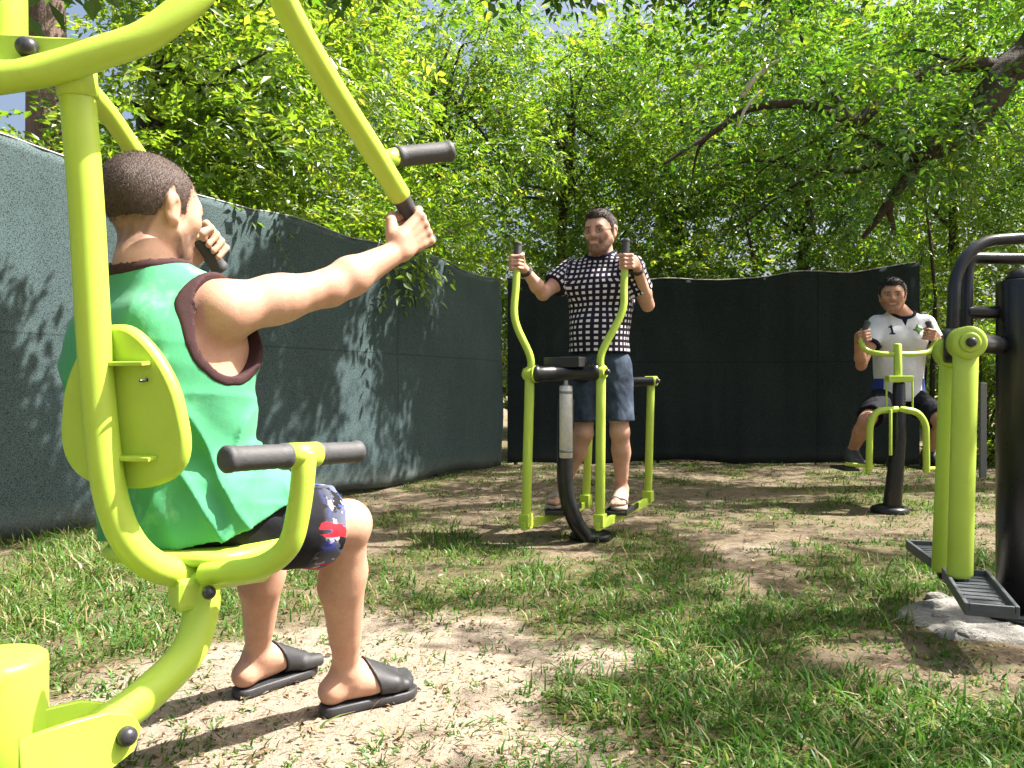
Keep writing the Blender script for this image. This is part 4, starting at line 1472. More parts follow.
# ---- elliptical air walker in the middle
def walker():
    t = thing('air_walker', 'lime and black elliptical air walker in front of the dark back fence', 'exercise machine', (.42, 4.5, 0))
    LP_ = M['lime_paint']; BK = M['black_paint']
    piv = [P(530, 374, 4.35), P(601, 372, 4.35)]
    rear = [P(591, 384, 4.95), P(651, 381, 4.95)]
    foot_ = [P(526, 520, 4.35), P(600, 520, 4.33)]
    rfoot = [P(586, 500, 4.93), P(648, 496, 4.97)]
    tops = [[P(530, 374, 4.35), P(530, 356, 4.35), P(515, 320, 4.36), P(516, 284, 4.38), P(518, 246, 4.40)],
            [P(601, 372, 4.35), P(602, 352, 4.35), P(622, 312, 4.36), P(624, 284, 4.38), P(626, 243, 4.40)]]
    fwd = unit(v3(.38, .60, 0)); side = v3(fwd[1], -fwd[0], 0)
    for i in (0, 1):
        m = MB(); m.tube(spline(tops[i], 6), .0205, 18); m.tube([piv[i] + v3(0, 0, .03), foot_[i] + v3(0, 0, .0)], .0265, 20, squash=(1, .72)); ar = m.build('swing_arm', LP_, t)
        gx = unit(tops[i][-1] - tops[i][-2])
        grip(ar, tops[i][-1] - gx * .140, tops[i][-1] + gx * .022, .0215)
        m = MB(); m.lathe(piv[i] - side * .034, side, [(0, .030), (.003, .034), (.060, .034), (.063, .030)], 26)
        pi_ = piv[i] + side * (.036 if i == 0 else -.036)
        m.lathe(pi_ - side * .005, side, [(0, .046), (.010, .046)], 26)
        m.build('pivot_sleeve', LP_, ar)
        bolt(ar, piv[i] + side * (.034 if i else -.034), side * (1 if i else -1), .017)
        m = MB(); m.tube([rear[i], rfoot[i]], .0245, 18, squash=(1, .72)); rr_ = m.build('hanger', LP_, t)
        m = MB(); m.lathe(rear[i] - side * .040, side, [(0, .026), (.003, .030), (.077, .030), (.080, .026)], 24); m.build('pivot_sleeve', LP_, rr_)
        bolt(rr_, rear[i] + side * .040, side, .014)
        # pedal bar and foot plate
        a, b = foot_[i] + v3(0, 0, -.012), rfoot[i] + v3(0, 0, -.012)
        d = unit(b - a); s2 = unit(np.cross(d, (0, 0, 1))); u2 = np.cross(s2, d)
        m = MB(); m.box((a + b) / 2 + v3(0, 0, -.018), d, s2, u2, np.linalg.norm(b - a) / 2 + .035, .0125, .022, .003)
        for q in (a, b): m.box(q + v3(0, 0, .012), s2, d, u2, .030, .028, .034, .004)
        m.build('pedal_bar', LP_, t)
        c = (a + b) / 2 + v3(0, 0, .012) + d * (.04) + side * (.085 if i == 0 else -.06)
        ang = -side if i == 0 else side
        m = MB(); f2 = unit(v3(.30, .80, 0)); s3 = v3(f2[1], -f2[0], 0)
        z_top = .168
        c = v3(.30 if i == 0 else .64, 4.64, z_top - .012)
        m.box(c, f2, s3, (0, 0, 1), .165, .062, .010, .004)
        for w in (-1, 1): m.box(c + s3 * w * .058 + v3(0, 0, .012), f2, s3, (0, 0, 1), .165, .004, .012, .002)
        for w in (-.11, -.04, .04, .11): m.box(c + f2 * w + v3(0, 0, .0110), s3, f2, (0, 0, 1), .050, .004, .0022, .001)
        m.build('pedal', M['black_plastic'], t)
    # front axle, boxed bearing housing and rear axle
    c0, c1 = piv[0] + side * .02, piv[1] - side * .02
    m = MB(); m.lathe(c0, unit(c1 - c0), [(0, .042), (.004, .048), (.03, .048), (.034, .040), (np.linalg.norm(c1 - c0) - .034, .040), (np.linalg.norm(c1 - c0) - .03, .048), (np.linalg.norm(c1 - c0) - .004, .048), (np.linalg.norm(c1 - c0), .042)], 28)
    axl = m.build('front_axle', BK, t)
    mid = (c0 + c1) / 2
    m = MB(); m.box(mid + v3(0, 0.02, .058), side, fwd, (0, 0, 1), .11, .05, .028, .006); m.build('axle_cover', M['black_plastic'], axl)
    m = MB(); r0, r1 = rear[0] - side * .15, rear[1] + side * .03
    m.tube([r0, r1], .028, 20); m.build('rear_axle', BK, t)
    top = mid + v3(0, 0, -.02)
    # spine joining front and rear axles
    rc = rear[0] * .7 + rear[1] * .3
    m = MB(); m.tube([mid + v3(0, .03, 0), rc], .032, 20); m.build('spine', BK, t)
    # steel damper and curved black leg
    m = MB(); m.lathe(P(566, 458, 4.36), (0, 0, 1), [(0, .030), (.004, .036), (.385, .036), (.392, .034), (.398, .012), (.43, .010), (.47, .010)], 28)
    dm = m.build('damper', M['steel'], t)
    for z in (.03, .35):
        m = MB(); m.lathe(P(566, 458, 4.36) + v3(0, 0, z), (0, 0, 1), [(0, .0362), (.004, .0375), (.010, .0375), (.014, .0362)], 28)
        m.build('damper_ring', M['grey_metal'], dm)
    lg = [P(566, 400, 4.46), P(565, 452, 4.44), P(566, 490, 4.44), P(574, 518, 4.46), P(584, 536, 4.52), P(590, 552, 4.60)]
    m = MB(); m.tube(spline(lg, 8), .045, 24); m.build('leg', BK, t)
    m = MB(); m.lathe(v3(.455, 4.60, -.02), (0, 0, 1), [(0, .12), (.045, .12), (.055, .11), (.058, .05)], 32); m.build('base_plate', BK, t)


# ---- exercise bike
def bike():
    t = thing('exercise_bike', 'lime and black exercise bike with curved handlebar before the back fence', 'exercise machine', (2.62, 5.55, 0))
    LP_ = M['lime_paint']; BK = M['black_paint']
    hb = [P(866, 327, 5.60), P(861, 340, 5.59), P(866, 350, 5.57), P(882, 354, 5.53), P(897, 354, 5.52), P(914, 354, 5.53), P(929, 351, 5.57), P(935, 340, 5.59), P(930, 327, 5.60)]
    m = MB(); m.tube(spline(hb, 7), .0185, 18); h = m.build('handlebar', LP_, t)
    for a, b in ((hb[0], hb[1]), (hb[-1], hb[-2])):
        d = unit(a - b); grip(h, a - d * .085, a + d * .045, .0205)
    m = MB(); m.tube([P(897.5, 345, 5.52), P(898, 381, 5.50)], .027, 20); m.build('stem', LP_, t)
    m = MB(); m.box(P(899, 379, 5.50), (1, 0, 0), (0, 1, 0), (0, 0, 1), .085, .035, .022, .005); m.build('bracket', LP_, t)
    for x in (886.5, 912.5):
        m = MB(); m.tube([P(x, 381, 5.50), P(x, 411, 5.50)], .0062, 10); m.build('guide_rod', LP_, t)
    m = MB(); m.tube([P(899, 384, 5.53), P(899, 440, 5.53), P(896, 466, 5.53), v3(2.625, 5.53, 0.02)], [.040, .046, .052, .062], 24); m.build('post', BK, t)
    for pts in ([P(897, 409, 5.50), P(876, 411, 5.49), P(870, 424, 5.49), P(869, 470, 5.48)], [P(900, 409, 5.50), P(918, 412, 5.49), P(926, 424, 5.49), P(926.5, 472, 5.48)]):
        m = MB(); m.tube(round_path(pts, .10, 9), .0225, 18); m.build('crank_arm', LP_, t)
    m = MB(); m.tube([P(890.5, 410, 5.46), P(890.5, 455, 5.46)], .0105, 12); m.build('pull_rod', LP_, t)
    for a, b in ((P(873, 467, 5.49), P(846, 464, 5.62)), (P(924, 469, 5.49), P(946, 468, 5.62))):
        m = MB(); m.tube([a, b], .014, 12); pd = m.build('pedal_axle', LP_, t)
        c = a * .35 + b * .65 + v3(-.0, .14, .0)
        m = MB(); m.box(v3(c[0], 5.76, .288), (1, 0, 0), (0, 1, 0), (0, 0, 1), .055, .13, .010, .004); m.build('pedal', M['black_plastic'], pd)
    m = MB(); m.tube([v3(2.64, 5.56, .35), v3(2.80, 5.80, .38), v3(2.88, 6.02, .50), v3(2.885, 6.04, .68)], .045, 20, corner=.15); m.build('seat_frame', BK, t)
    m = MB()
    o = []
    for k in range(30):
        an = 2 * math.pi * k / 30; o.append(v3(2.885, 6.0, .675) + v3(math.cos(an) * .15, math.sin(an) * .17, 0))
    m.plate(o, (0, 0, 1), .03, .008); m.build('saddle', M['black_plastic'], t)
    m = MB(); m.lathe(v3(2.62, 5.55, -.02), (0, 0, 1), [(0, .125), (.05, .125), (.06, .115), (.075, .07)], 30); m.build('base_plate', BK, t)


# ---- stepper at the right edge
def stepper():
    t = thing('air_stepper', 'lime and black stepper with hanging foot plates, cut by the right edge', 'exercise machine', (1.84, 2.9, 0))
    LP_ = M['lime_paint']; BK = M['black_paint']
    pc = v3(1.885, 2.95, 0)
    m = MB(); m.lathe(pc, (0, 0, 1), [(-.02, .088), (1.245, .088), (1.252, .086), (1.256, .060)], 44); post = m.build('post', BK, t)
    m = MB(); m.lathe(pc + v3(0, 0, 1.255), (0, 0, 1), [(0, .058), (.012, .057), (.028, .048), (.040, .030), (.045, .008)], 30); m.build('post_cap', M['black_plastic'], post)
    m = MB(); m.lathe(pc + v3(0, 0, .02), (0, 0, 1), [(0, .15), (.018, .15), (.022, .145)], 36); fl = m.build('base_flange', BK, post)
    for k in range(6):
        an = k * math.pi / 3 + .3
        bolt(fl, pc + v3(math.cos(an) * .12, math.sin(an) * .12, .041), (0, 0, 1), .014)
    ax = unit(v3(.86, .50, 0))
    d0 = P(966, 343, 2.72)
    # axle
    m = MB(); m.tube([d0 + ax * .0, d0 + ax * .10, P(1000, 345, 2.95)], .034, 22); m.build('axle', BK, t)
    m = MB(); m.lathe(P(943, 346, 2.86), unit(v3(.9, -.42, 0)), [(0, .055), (.006, .062), (.05, .062), (.056, .055)], 28); m.build('bearing', BK, t)
    # two hanging legs, each with a foot plate
    for top, bot, w, back in ((d0, P(960, 574, 2.72), .043, False), (P(951, 352, 2.88), P(943, 568, 2.90), .040, True)):
        m = MB(); m.tube([top, bot * .35 + top * .65, bot * .6 + top * .4, bot], [w, w, w * 1.0, w * 1.02], 26, squash=(1, .55))
        lg = m.build('hanging_leg', LP_, t)
        nn = unit(v3(-.20, -1, 0))
        m = MB(); m.lathe(top - nn * .030, nn, [(0, .050), (.004, .056), (.062, .056), (.068, .052), (.069, .040)], 34)
        dk = m.build('pivot_disc', LP_, lg)
        if not back:
            m = MB(); m.lathe(top + nn * .0392, nn, [(0, .034), (.006, .033), (.007, .026)], 28); m.build('pivot_ring', LP_, dk)
            bolt(dk, top + nn * .0465, nn, .0165)
        # foot plate: shallow tray with a raised rim
        if back: far, near, w0 = v3(1.70, 3.30, .20), v3(1.655, 3.02, .185), .072
        else: far, near, w0 = v3(1.585, 2.80, .195), v3(1.440, 2.40, .175), .072
        d = unit(near - far); s = unit(np.cross(d, (0, 0, 1))); u = np.cross(s, d)
        Lh = np.linalg.norm(near - far) / 2; c = (far + near) / 2
        m = MB(); m.box(c, d, s, u, Lh, w0, .009, .005)
        for q in (-1, 1):
            m.box(c + s * q * (w0 - .005) + u * .017, d, s, u, Lh, .006, .014, .003)
            m.box(c + d * q * (Lh - .005) + u * .0165, s, d, u, w0 - .012, .006, .0135, .003)
        for k in range(9):
            m.box(c + d * Lh * .82 * (k - 4) / 4 + u * .0095, s, d, u, w0 - .022, .006, .003, .0015)
        m.build('foot_plate', M['grey_tread'], lg)
        m = MB(); e = bot + v3(0, 0, -.01)
        m.tube([e + v3(0, 0, .03), v3(e[0], e[1], c[2] - .018), c - u * .018], .018, 14, corner=.03); m.build('plate_arm', BK, lg)
    # bent hand rails
    A = [P(1110, 236, 2.98), P(1024, 238, 2.95), P(980, 241, 2.93), P(955, 270, 2.92), P(952, 345, 2.90)]
    m = MB(); m.tube(round_path(A, .13, 9), .0215, 20); m.build('hand_rail', BK, t)
    B = [P(1110, 257, 3.02), P(1024, 259, 3.02), P(968, 258, 3.0), P(967, 280, 3.0), P(966, 330, 2.98)]
    m = MB(); m.tube(round_path(B, .06, 9), .0225, 20); m.build('hand_rail', BK, t)
    m = MB(); m.tube([P(968, 313, 2.98), P(1004, 312, 2.97)], .024, 18); m.build('rail_tie', BK, t)
    # cast concrete footing, broken at the rim
    tag_o = MB()
    n = 72; rings = []
    for ri, (rf, zz) in enumerate(((1.06, -.03), (1.0, .006), (.97, .017), (.80, .018), (.5, .019), (.2, .019))):
        for k in range(n):
            an = 2 * math.pi * k / n
            j = fbm(NZ, math.cos(an) * 3 + 5, math.sin(an) * 3 + 5, ri * .4, 3)
            j2 = fbm(NZ2, math.cos(an) * 9 + 5, math.sin(an) * 9 + 5, ri * .7, 2)
            r = .46 * rf * (.74 + .54 * float(j))
            rings.append(v3(1.95, 2.90, 0) + v3(math.cos(an) * r, math.sin(an) * r * .80, zz + (float(j2) - .5) * .022 * (rf > .4)))
    f = []
    for i in range(5):
        for k in range(n):
            f.append((i * n + k, i * n + (k + 1) % n, (i + 1) * n + (k + 1) % n, (i + 1) * n + k))
    f.append(tuple(5 * n + k for k in range(n)))
    tag_o.add(rings, f, True)
    o = tag_o.build('concrete_footing', M['rough_concrete'], None)
    tag(o, 'rough broken concrete footing under the black post of the right-hand stepper', 'footing')
    # rubble lumps at its edge
    rl = random.Random(4)
    for k, (px, py) in enumerate(((934, 606), (944, 618), (955, 626), (968, 634), (937, 597))):
        Y = .85 * 800 / (py - 390) * .985
        c = P(px, py, Y); c[2] = .012
        bm = bmesh.new(); bmesh.ops.create_icosphere(bm, subdivisions=3, radius=1)
        V = []
        for q in bm.verts:
            n_ = np.array(q.co)
            r = .030 * (.7 + .9 * float(fbm(NZ, n_[0] * 1.6 + k * 9, n_[1] * 1.6, n_[2] * 1.6, 3)))
            V.append(c + n_ * r * np.array([1.25, 1.0, .6]))
        F = [tuple(v.index for v in fc.verts) for fc in bm.faces]; bm.free()
        m = MB(); m.add(V, F, False)
        where = ('rear of five pale concrete lumps along the rim of the stepper footing', 'second from the rear', 'middle one', 'second from the front', 'x')[0]
        lab = {4: 'pale concrete lump farthest back on the left rim of the stepper footing',
               0: 'pale concrete lump on the left rim, second from the back of the footing',
               1: 'pale concrete lump in the middle of the row along the footing rim',
               2: 'pale concrete lump just in front of the stepper foot plate corner',
               3: 'pale concrete lump nearest us in the row along the footing rim'}[k]
        o = m.build('rubble_lump', M['rough_concrete'], None); tag(o, lab, 'rubble', 'rubble lumps at the footing')


pulldown(); walker(); bike(); stepper()
# ------------------------------------------------------------------ light, sky, camera
SUN_EL, SUN_AZ = math.radians(54), math.radians(3)          # azimuth counted from +X towards +Y
SUNV = np.array([math.cos(SUN_EL) * math.cos(SUN_AZ), math.cos(SUN_EL) * math.sin(SUN_AZ), math.sin(SUN_EL)])


def lighting():
    w = bpy.data.worlds.new('World'); scene.world = w; w.use_nodes = True
    nt = w.node_tree; nt.nodes.clear()
    out = nt.nodes.new('ShaderNodeOutputWorld'); bg = nt.nodes.new('ShaderNodeBackground')
    sky = nt.nodes.new('ShaderNodeTexSky'); sky.sky_type = 'NISHITA'; sky.sun_disc = False
    sky.sun_elevation = SUN_EL; sky.sun_rotation = math.pi / 2 - SUN_AZ
    sky.air_density = 1.0; sky.dust_density = 8.0; sky.ozone_density = 1.0
    bg.inputs['Strength'].default_value = SKY_STRENGTH
    nt.links.new(sky.outputs[0], bg.inputs[0]); nt.links.new(bg.outputs[0], out.inputs[0])
    L = bpy.data.lights.new('sun', 'SUN'); L.energy = SUN_STRENGTH; L.angle = math.radians(.53); L.color = (1.0, .95, .86)
    o = bpy.data.objects.new('sun', L); COL.objects.link(o)
    o.rotation_euler = Vector(-SUNV).to_track_quat('-Z', 'Y').to_euler(); o.location = SUNV * 30
    cam = bpy.data.cameras.new('camera'); cam.sensor_width = 36; cam.lens = FPX / 1024 * 36
    cam.shift_y = (HORIZON - 384) / 1024.0
    cam.clip_start = .05; cam.clip_end = 400
    c = bpy.data.objects.new('camera', cam); COL.objects.link(c)
    c.location = (0, 0, CAM_Z); c.rotation_euler = (math.pi / 2, 0, 0)
    scene.camera = c
    vs = scene.view_settings
    vs.view_transform = 'Standard'; vs.look = 'None'; vs.exposure = EXPOSURE; vs.gamma = 1
    cy = scene.cycles
    cy.max_bounces = 7; cy.diffuse_bounces = 4; cy.glossy_bounces = 2; cy.transmission_bounces = 5; cy.transparent_max_bounces = 4
    cy.sample_clamp_indirect = 6
    cy.use_denoising = True
    cy.caustics_reflective = False; cy.caustics_refractive = False


SKY_STRENGTH, SUN_STRENGTH, EXPOSURE = .08, 5.0, 1.74
lighting()


# ------------------------------------------------------------------ ground
def gz(x, y):
    x = np.asarray(x, float); y = np.asarray(y, float)
    return np.minimum((fbm(NZ2, x * .9 + 20, y * .9 + 20, None, 3) - .52) * .07 + (fbm(NZ, x * 6 + 30, y * 6 + 30, None, 2) - .5) * .016, .006)


def GP(px, py):
    Y = CAM_Z * FPX / (py - HORIZON); return (px - 512) * Y / FPX, Y


TURF = [(110, 590, .55, .9), (60, 640, .4, .6), (200, 600, .4, .5), (600, 600, .7, .7), (560, 575, .5, .5), (700, 720, .45, .8), (640, 690, .4, .6),
        (760, 690, .4, .55), (880, 600, .5, .9), (860, 560, .6, .6), (960, 740, .4, .7), (470, 540, .6, .4), (700, 560, .6, .45),
        (80, 750, .3, .5), (520, 745, .25, .5), (430, 620, .35, .45), (610, 540, .22, .9), (900, 690, .4, .3), (800, 750, .4, .5)]
BARE = [(340, 690, .50, 1.3), (400, 650, .42, .9), (250, 720, .35, .7), (440, 720, .30, .7), (590, 660, .16, .5), (620, 655, .14, .4),
        (760, 545, .6, .5), (520, 500, .9, .4), (560, 552, .3, .5), (800, 655, .25, .4), (330, 760, .22, .45), (700, 500, 1.2, .35)]


def turf(x, y):
    x = np.asarray(x, float); y = np.asarray(y, float)
    t = (fbm(NZ, x * 2.6 + 40, y * 2.6 + 40, None, 5) - .5) * 2.2 + .42
    for (px, py, r, a) in TURF:
        X, Y = GP(px, py); t = t + a * .55 * np.exp(-((x - X) ** 2 + (y - Y) ** 2) / r ** 2)
    for (px, py, r, a) in BARE:
        X, Y = GP(px, py); t = t - a * .75 * np.exp(-((x - X) ** 2 + (y - Y) ** 2) / r ** 2)
    return np.clip(t, 0, 1)


def worn(x, y):
    w = 0
    for (px, py, r, a) in ((340, 690, .62, 1.1), (410, 650, .45, .8), (250, 725, .45, .9), (430, 735, .40, .9), (590, 660, .2, .5), (560, 720, .22, .6), (760, 548, .35, .5), (470, 590, .35, .5), (700, 500, .5, .35), (540, 500, .5, .35), (60, 600, .5, .3)):
        X, Y = GP(px, py); w = w + a * np.exp(-((x - X) ** 2 + (y - Y) ** 2) / r ** 2)
    return np.clip(w, 0, 1)


def ground():
    gx = np.concatenate([-np.geomspace(80, 5, 20)[:-1], np.arange(-5, 8.01, .05), np.geomspace(8.2, 80, 20)])
    gy = np.concatenate([-np.geomspace(60, 1.2, 14)[:-1], np.arange(-1.2, 11.01, .05), np.geomspace(11.2, 120, 24)])
    X, Y = np.meshgrid(gx, gy, indexing='ij')
    Z = gz(X, Y)
    T = turf(X, Y)
    nx, ny = X.shape
    V = np.stack([X, Y, Z], -1).reshape(-1, 3)
    i = np.arange(nx * ny).reshape(nx, ny)
    Q = np.stack([i[:-1, :-1], i[1:, :-1], i[1:, 1:], i[:-1, 1:]], -1).reshape(-1, 4)
    me = mesh_from('ground', V, None, M['dirt_and_turf'], True, faces_np=Q, attrs={'turf': ('POINT', 'FLOAT', T.ravel()), 'worn': ('POINT', 'FLOAT', worn(X, Y).ravel())})
    o = link('ground', me); tag(o, kind='structure')


ground()


def blades():
    r = np.random.default_rng(5)
    # tufts, thicker on the ground near us where single blades can be told apart
    n = 52000
    Y = np.exp(r.uniform(math.log(1.15), math.log(9.6), n)); X = r.uniform(-.80, .80, n) * (Y + .25)
    t = turf(X, Y)
    keep = r.random(n) < np.clip(t * .80 - .24, .10, .40) + .14 * np.clip((Y - 3.0) / 2, 0, 1) * (t > .08)
    X, Y, t = X[keep], Y[keep], t[keep]
    # no grass growing through the shoes or footings
    bad = (np.hypot(X - 1.86, (Y - 2.86)) < .42) | (np.hypot(X + .40, Y - 2.17) < .20) | (np.hypot(X + .70, Y - 2.3) < .16)
    X, Y, t = X[~bad], Y[~bad], t[~bad]
    nt = len(X)
    k = 9
    tx = np.repeat(X, k); ty = np.repeat(Y, k); tt = np.repeat(t, k)
    size = np.repeat(np.minimum(r.gamma(2.6, .38, nt), 1.8), k) * (.5 + .55 * tt)
    m = len(tx)
    an = r.uniform(0, 2 * math.pi, m)
    sp = .034 * size * np.sqrt(r.random(m)) * 1.6
    bx, by = tx + np.cos(an) * sp, ty + np.sin(an) * sp
    H = (.014 + .036 * r.random(m) ** 1.5) * size
    tall = r.random(m) < .03; H = np.where(tall, H * 1.6, H)
    left = np.exp(-((tx + 2.2) ** 2 / 1.1 + (ty - 3.9) ** 2 / 1.4)); H = H * (1 + .9 * left)
    la = an + r.normal(0, .7, m); lean = H * r.uniform(.2, 1.7, m)
    W = r.uniform(.0016, .0034, m) * (1 + .10 * ty)
    px, py = -np.sin(la + r.normal(0, .5, m)), np.cos(la)
    V = np.zeros((m, 7, 3)); z0 = gz(bx, by) - .004
    for j, (f, w) in enumerate(((0, 1.0), (.4, .9), (.75, .6), (1.0, 0))):
        cx = bx + np.cos(la) * lean * f ** 2; cy_ = by + np.sin(la) * lean * f ** 2
        cz = z0 + H * (f - .28 * f * f * (lean / (H + 1e-6)))
        if j < 3:
            V[:, 2 * j] = np.stack([cx - px * W * w, cy_ - py * W * w, cz], 1)
            V[:, 2 * j + 1] = np.stack([cx + px * W * w, cy_ + py * W * w, cz], 1)
        else:
            V[:, 6] = np.stack([cx, cy_, cz], 1)
    o = (np.arange(m) * 7)[:, None]
    q = np.concatenate([o + [0, 1, 3, 2], o + [2, 3, 5, 4], o + [4, 5, 6, 6]])[:, :]
    # last quad is a triangle in quad form: give it a real fourth corner
    V2 = np.concatenate([V, V[:, 6:7] + np.array([0, 0, .0006])], 1)
    o = (np.arange(m) * 8)[:, None]
    q = np.concatenate([o + [0, 1, 3, 2], o + [2, 3, 5, 4], o + [4, 5, 7, 6]])
    dry = np.repeat(r.random(nt), k)
    tone = np.clip(r.normal(.42, .2, m) + np.where(dry > .80, .42, 0) + left * .22 + np.where(r.random(m) < .12, .5, 0), 0, 1)
    me = mesh_from('grass', V2.reshape(-1, 3), None, M['grass_blade'], True, faces_np=q, attrs={'tone': ('POINT', 'FLOAT', np.repeat(tone, 8))})
    tag(link('grass', me), kind='stuff')


blades()


def leaf_quads(c, d, nrm, L, W, fold=.0):
    """pointed leaf quads: base, side, tip, side"""
    p = np.cross(d, nrm); p /= np.linalg.norm(p, axis=1, keepdims=True) + 1e-9
    nn = np.cross(p, d)
    L = L[:, None]; W = W[:, None]
    V = np.stack([c, c + d * L * .42 + p * W + nn * W * fold, c + d * L - nn * L * .10, c + d * L * .42 - p * W + nn * W * fold], 1)
    return V


def litter():
    r = np.random.default_rng(9)
    n = 22000
    Y = np.exp(r.uniform(math.log(1.15), math.log(9.3), n)); X = r.uniform(-.8, .8, n) * (Y + .25)
    an = r.uniform(0, 2 * math.pi, n)
    d = np.stack([np.cos(an), np.sin(an), r.normal(.05, .2, n)], 1); d /= np.linalg.norm(d, axis=1, keepdims=True)
    nrm = np.stack([r.normal(0, .35, n), r.normal(0, .35, n), np.ones(n)], 1)
    L = r.uniform(.010, .034, n) * (.7 + .06 * Y); W = L * r.uniform(.10, .36, n)
    straw = r.random(n) < .5; L = np.where(straw, L * 2.2, L); W = np.where(straw, L * .035, W)
    c = np.stack([X, Y, gz(X, Y) + .004 + r.random(n) * .006], 1)
    V = leaf_quads(c, d, nrm, L, W, .3)
    q = (np.arange(n) * 4)[:, None] + np.arange(4)
    me = mesh_from('leaf_litter', V.reshape(-1, 3), None, M['litter'], False, faces_np=q, attrs={'tone': ('POINT', 'FLOAT', np.repeat(r.random(n), 4))})
    tag(link('leaf_litter', me), kind='stuff')


litter()


# ------------------------------------------------------------------ fences of shade netting
def fence(name, label, line, H0, H1, posts, seed, net):
    base = (line[0][0], line[0][1], 0)
    t = thing(name, label, 'fence', base)
    pts = spline([v3(x, y, 0) for x, y in line], 24)
    pts = np.array(pts); seg = np.r_[0, np.cumsum(np.linalg.norm(np.diff(pts, axis=0), axis=1))]
    S = np.arange(0, seg[-1], .045); S[-1] = seg[-1]
    cx = np.interp(S, seg, pts[:, 0]); cy = np.interp(S, seg, pts[:, 1])
    tx = np.gradient(cx, S); ty = np.gradient(cy, S); nl = np.hypot(tx, ty); nx, ny = ty / nl, -tx / nl
    hs = np.r_[np.linspace(0, .3, 8)[:-1], np.linspace(.3, .9, 14)[:-1], np.linspace(.9, 1, 5)]
    H = np.interp(S, [S[-1] * .4, S[-1]], [H0, H1])
    V = []; A = []
    ps = np.array(posts)
    dist = np.min(np.abs(S[:, None] - ps[None]), axis=1)
    sag = (1 - np.exp(-(dist / .35) ** 2)) * .055 + (fbm(NZ, S * 1.3 + seed, S * 0, None, 3) - .5) * .07
    bot = .02 + (fbm(NZ2, S * 1.1 + seed, S * 0, None, 3) - .35) * .10
    for side in (1, -1):
        for h in hs:
            z = bot + (H - sag - bot) * h
            billow = (fbm(NZ, S * .9 + seed, z * .5 + 3, None, 2) - .5) * .16 * math.sin(math.pi * min(1, h * .9 + .05))
            rip = (fbm(NZ2, S * 5.5 + seed, z * .7, None, 3) - .5) * .045 + (fbm(NZ, S * 1.8 + z * 1.2, z * 2.5 - S, None, 2) - .5) * .03
            off = billow + rip + side * .003
            V.append(np.stack([cx + nx * off, cy + ny * off, z], 1)); A.append(np.stack([S, z, S * 0 + side * 9], 1))
    n, m = len(S), len(hs)
    V = np.concatenate(V); A = np.concatenate(A)
    i = np.arange(2 * n * m).reshape(2, m, n)
    Q = np.concatenate([np.stack([i[0, :-1, :-1], i[0, :-1, 1:], i[0, 1:, 1:], i[0, 1:, :-1]], -1).reshape(-1, 4),
                        np.stack([i[1, :-1, :-1], i[1, 1:, :-1], i[1, 1:, 1:], i[1, :-1, 1:]], -1).reshape(-1, 4),
                        np.stack([i[0, -1, :-1], i[0, -1, 1:], i[1, -1, 1:], i[1, -1, :-1]], -1),
                        np.stack([i[0, 0, :-1], i[1, 0, :-1], i[1, 0, 1:], i[0, 0, 1:]], -1)])
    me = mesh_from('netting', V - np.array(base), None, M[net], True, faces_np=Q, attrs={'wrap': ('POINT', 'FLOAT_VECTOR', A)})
    link('netting', me, t)
    for p in posts:
        x, y = np.interp(p, seg, pts[:, 0]), np.interp(p, seg, pts[:, 1])
        k = np.argmin(abs(S - p)); x -= nx[k] * .11; y -= ny[k] * .11
        m_ = MB(); m_.tube([v3(x, y, -.05), v3(x, y, H[k] + .01)], .024, 14); m_.build('post', M['fence_post_paint'], t)
    # hem cord along the top
    top = np.stack([cx + nx * .006, cy + ny * .006, H - sag + .004], 1)
    off = (fbm(NZ, S * .9 + seed, (H - sag) * .5 + 3, None, 2) - .5) * .16 * math.sin(math.pi * min(1, .95))
    off = off + (fbm(NZ2, S * 5.5 + seed, (H - sag) * .7, None, 3) - .5) * .045 + (fbm(NZ, S * 1.8 + (H - sag) * 1.2, (H - sag) * 2.5 - S, None, 2) - .5) * .03
    top[:, 0] = cx + nx * off; top[:, 1] = cy + ny * off
    m_ = MB(); m_.tube(list(top[::3]), .0075, 8); m_.build('top_cord', M['grey_metal'], t)
    return t


fence('netting_fence', 'fence of dark green shade netting on the left, streaked with sun', [(-5.6, .3), (-4.2, 2.3), (-2.80, 4.40), (-1.10, 6.95), (-.13, 8.95)], 2.29, 2.08, [.2, 2.5, 4.9, 7.0, 9.0, 10.25], 3.0, 'shade_net')
fence('netting_fence', 'fence of shade netting across the back, wholly in shadow, with shade put into its colour', [(-.05, 9.05), (1.6, 9.15), (3.2, 9.1), (4.58, 9.0)], 2.12, 2.27, [.1, 1.75, 3.3, 4.57], 11.0, 'shadowed_shade_net')

# short steel stake beyond the end of the back fence
m_ = MB(); m_.box(v3(4.56, 7.75, .42), (1, 0, 0), (0, 1, 0), (0, 0, 1), .030, .018, .50, .004)
tag(m_.build('metal_stake', M['grey_metal'], None), 'grey flat metal stake standing left of the thick black stepper post', 'stake')


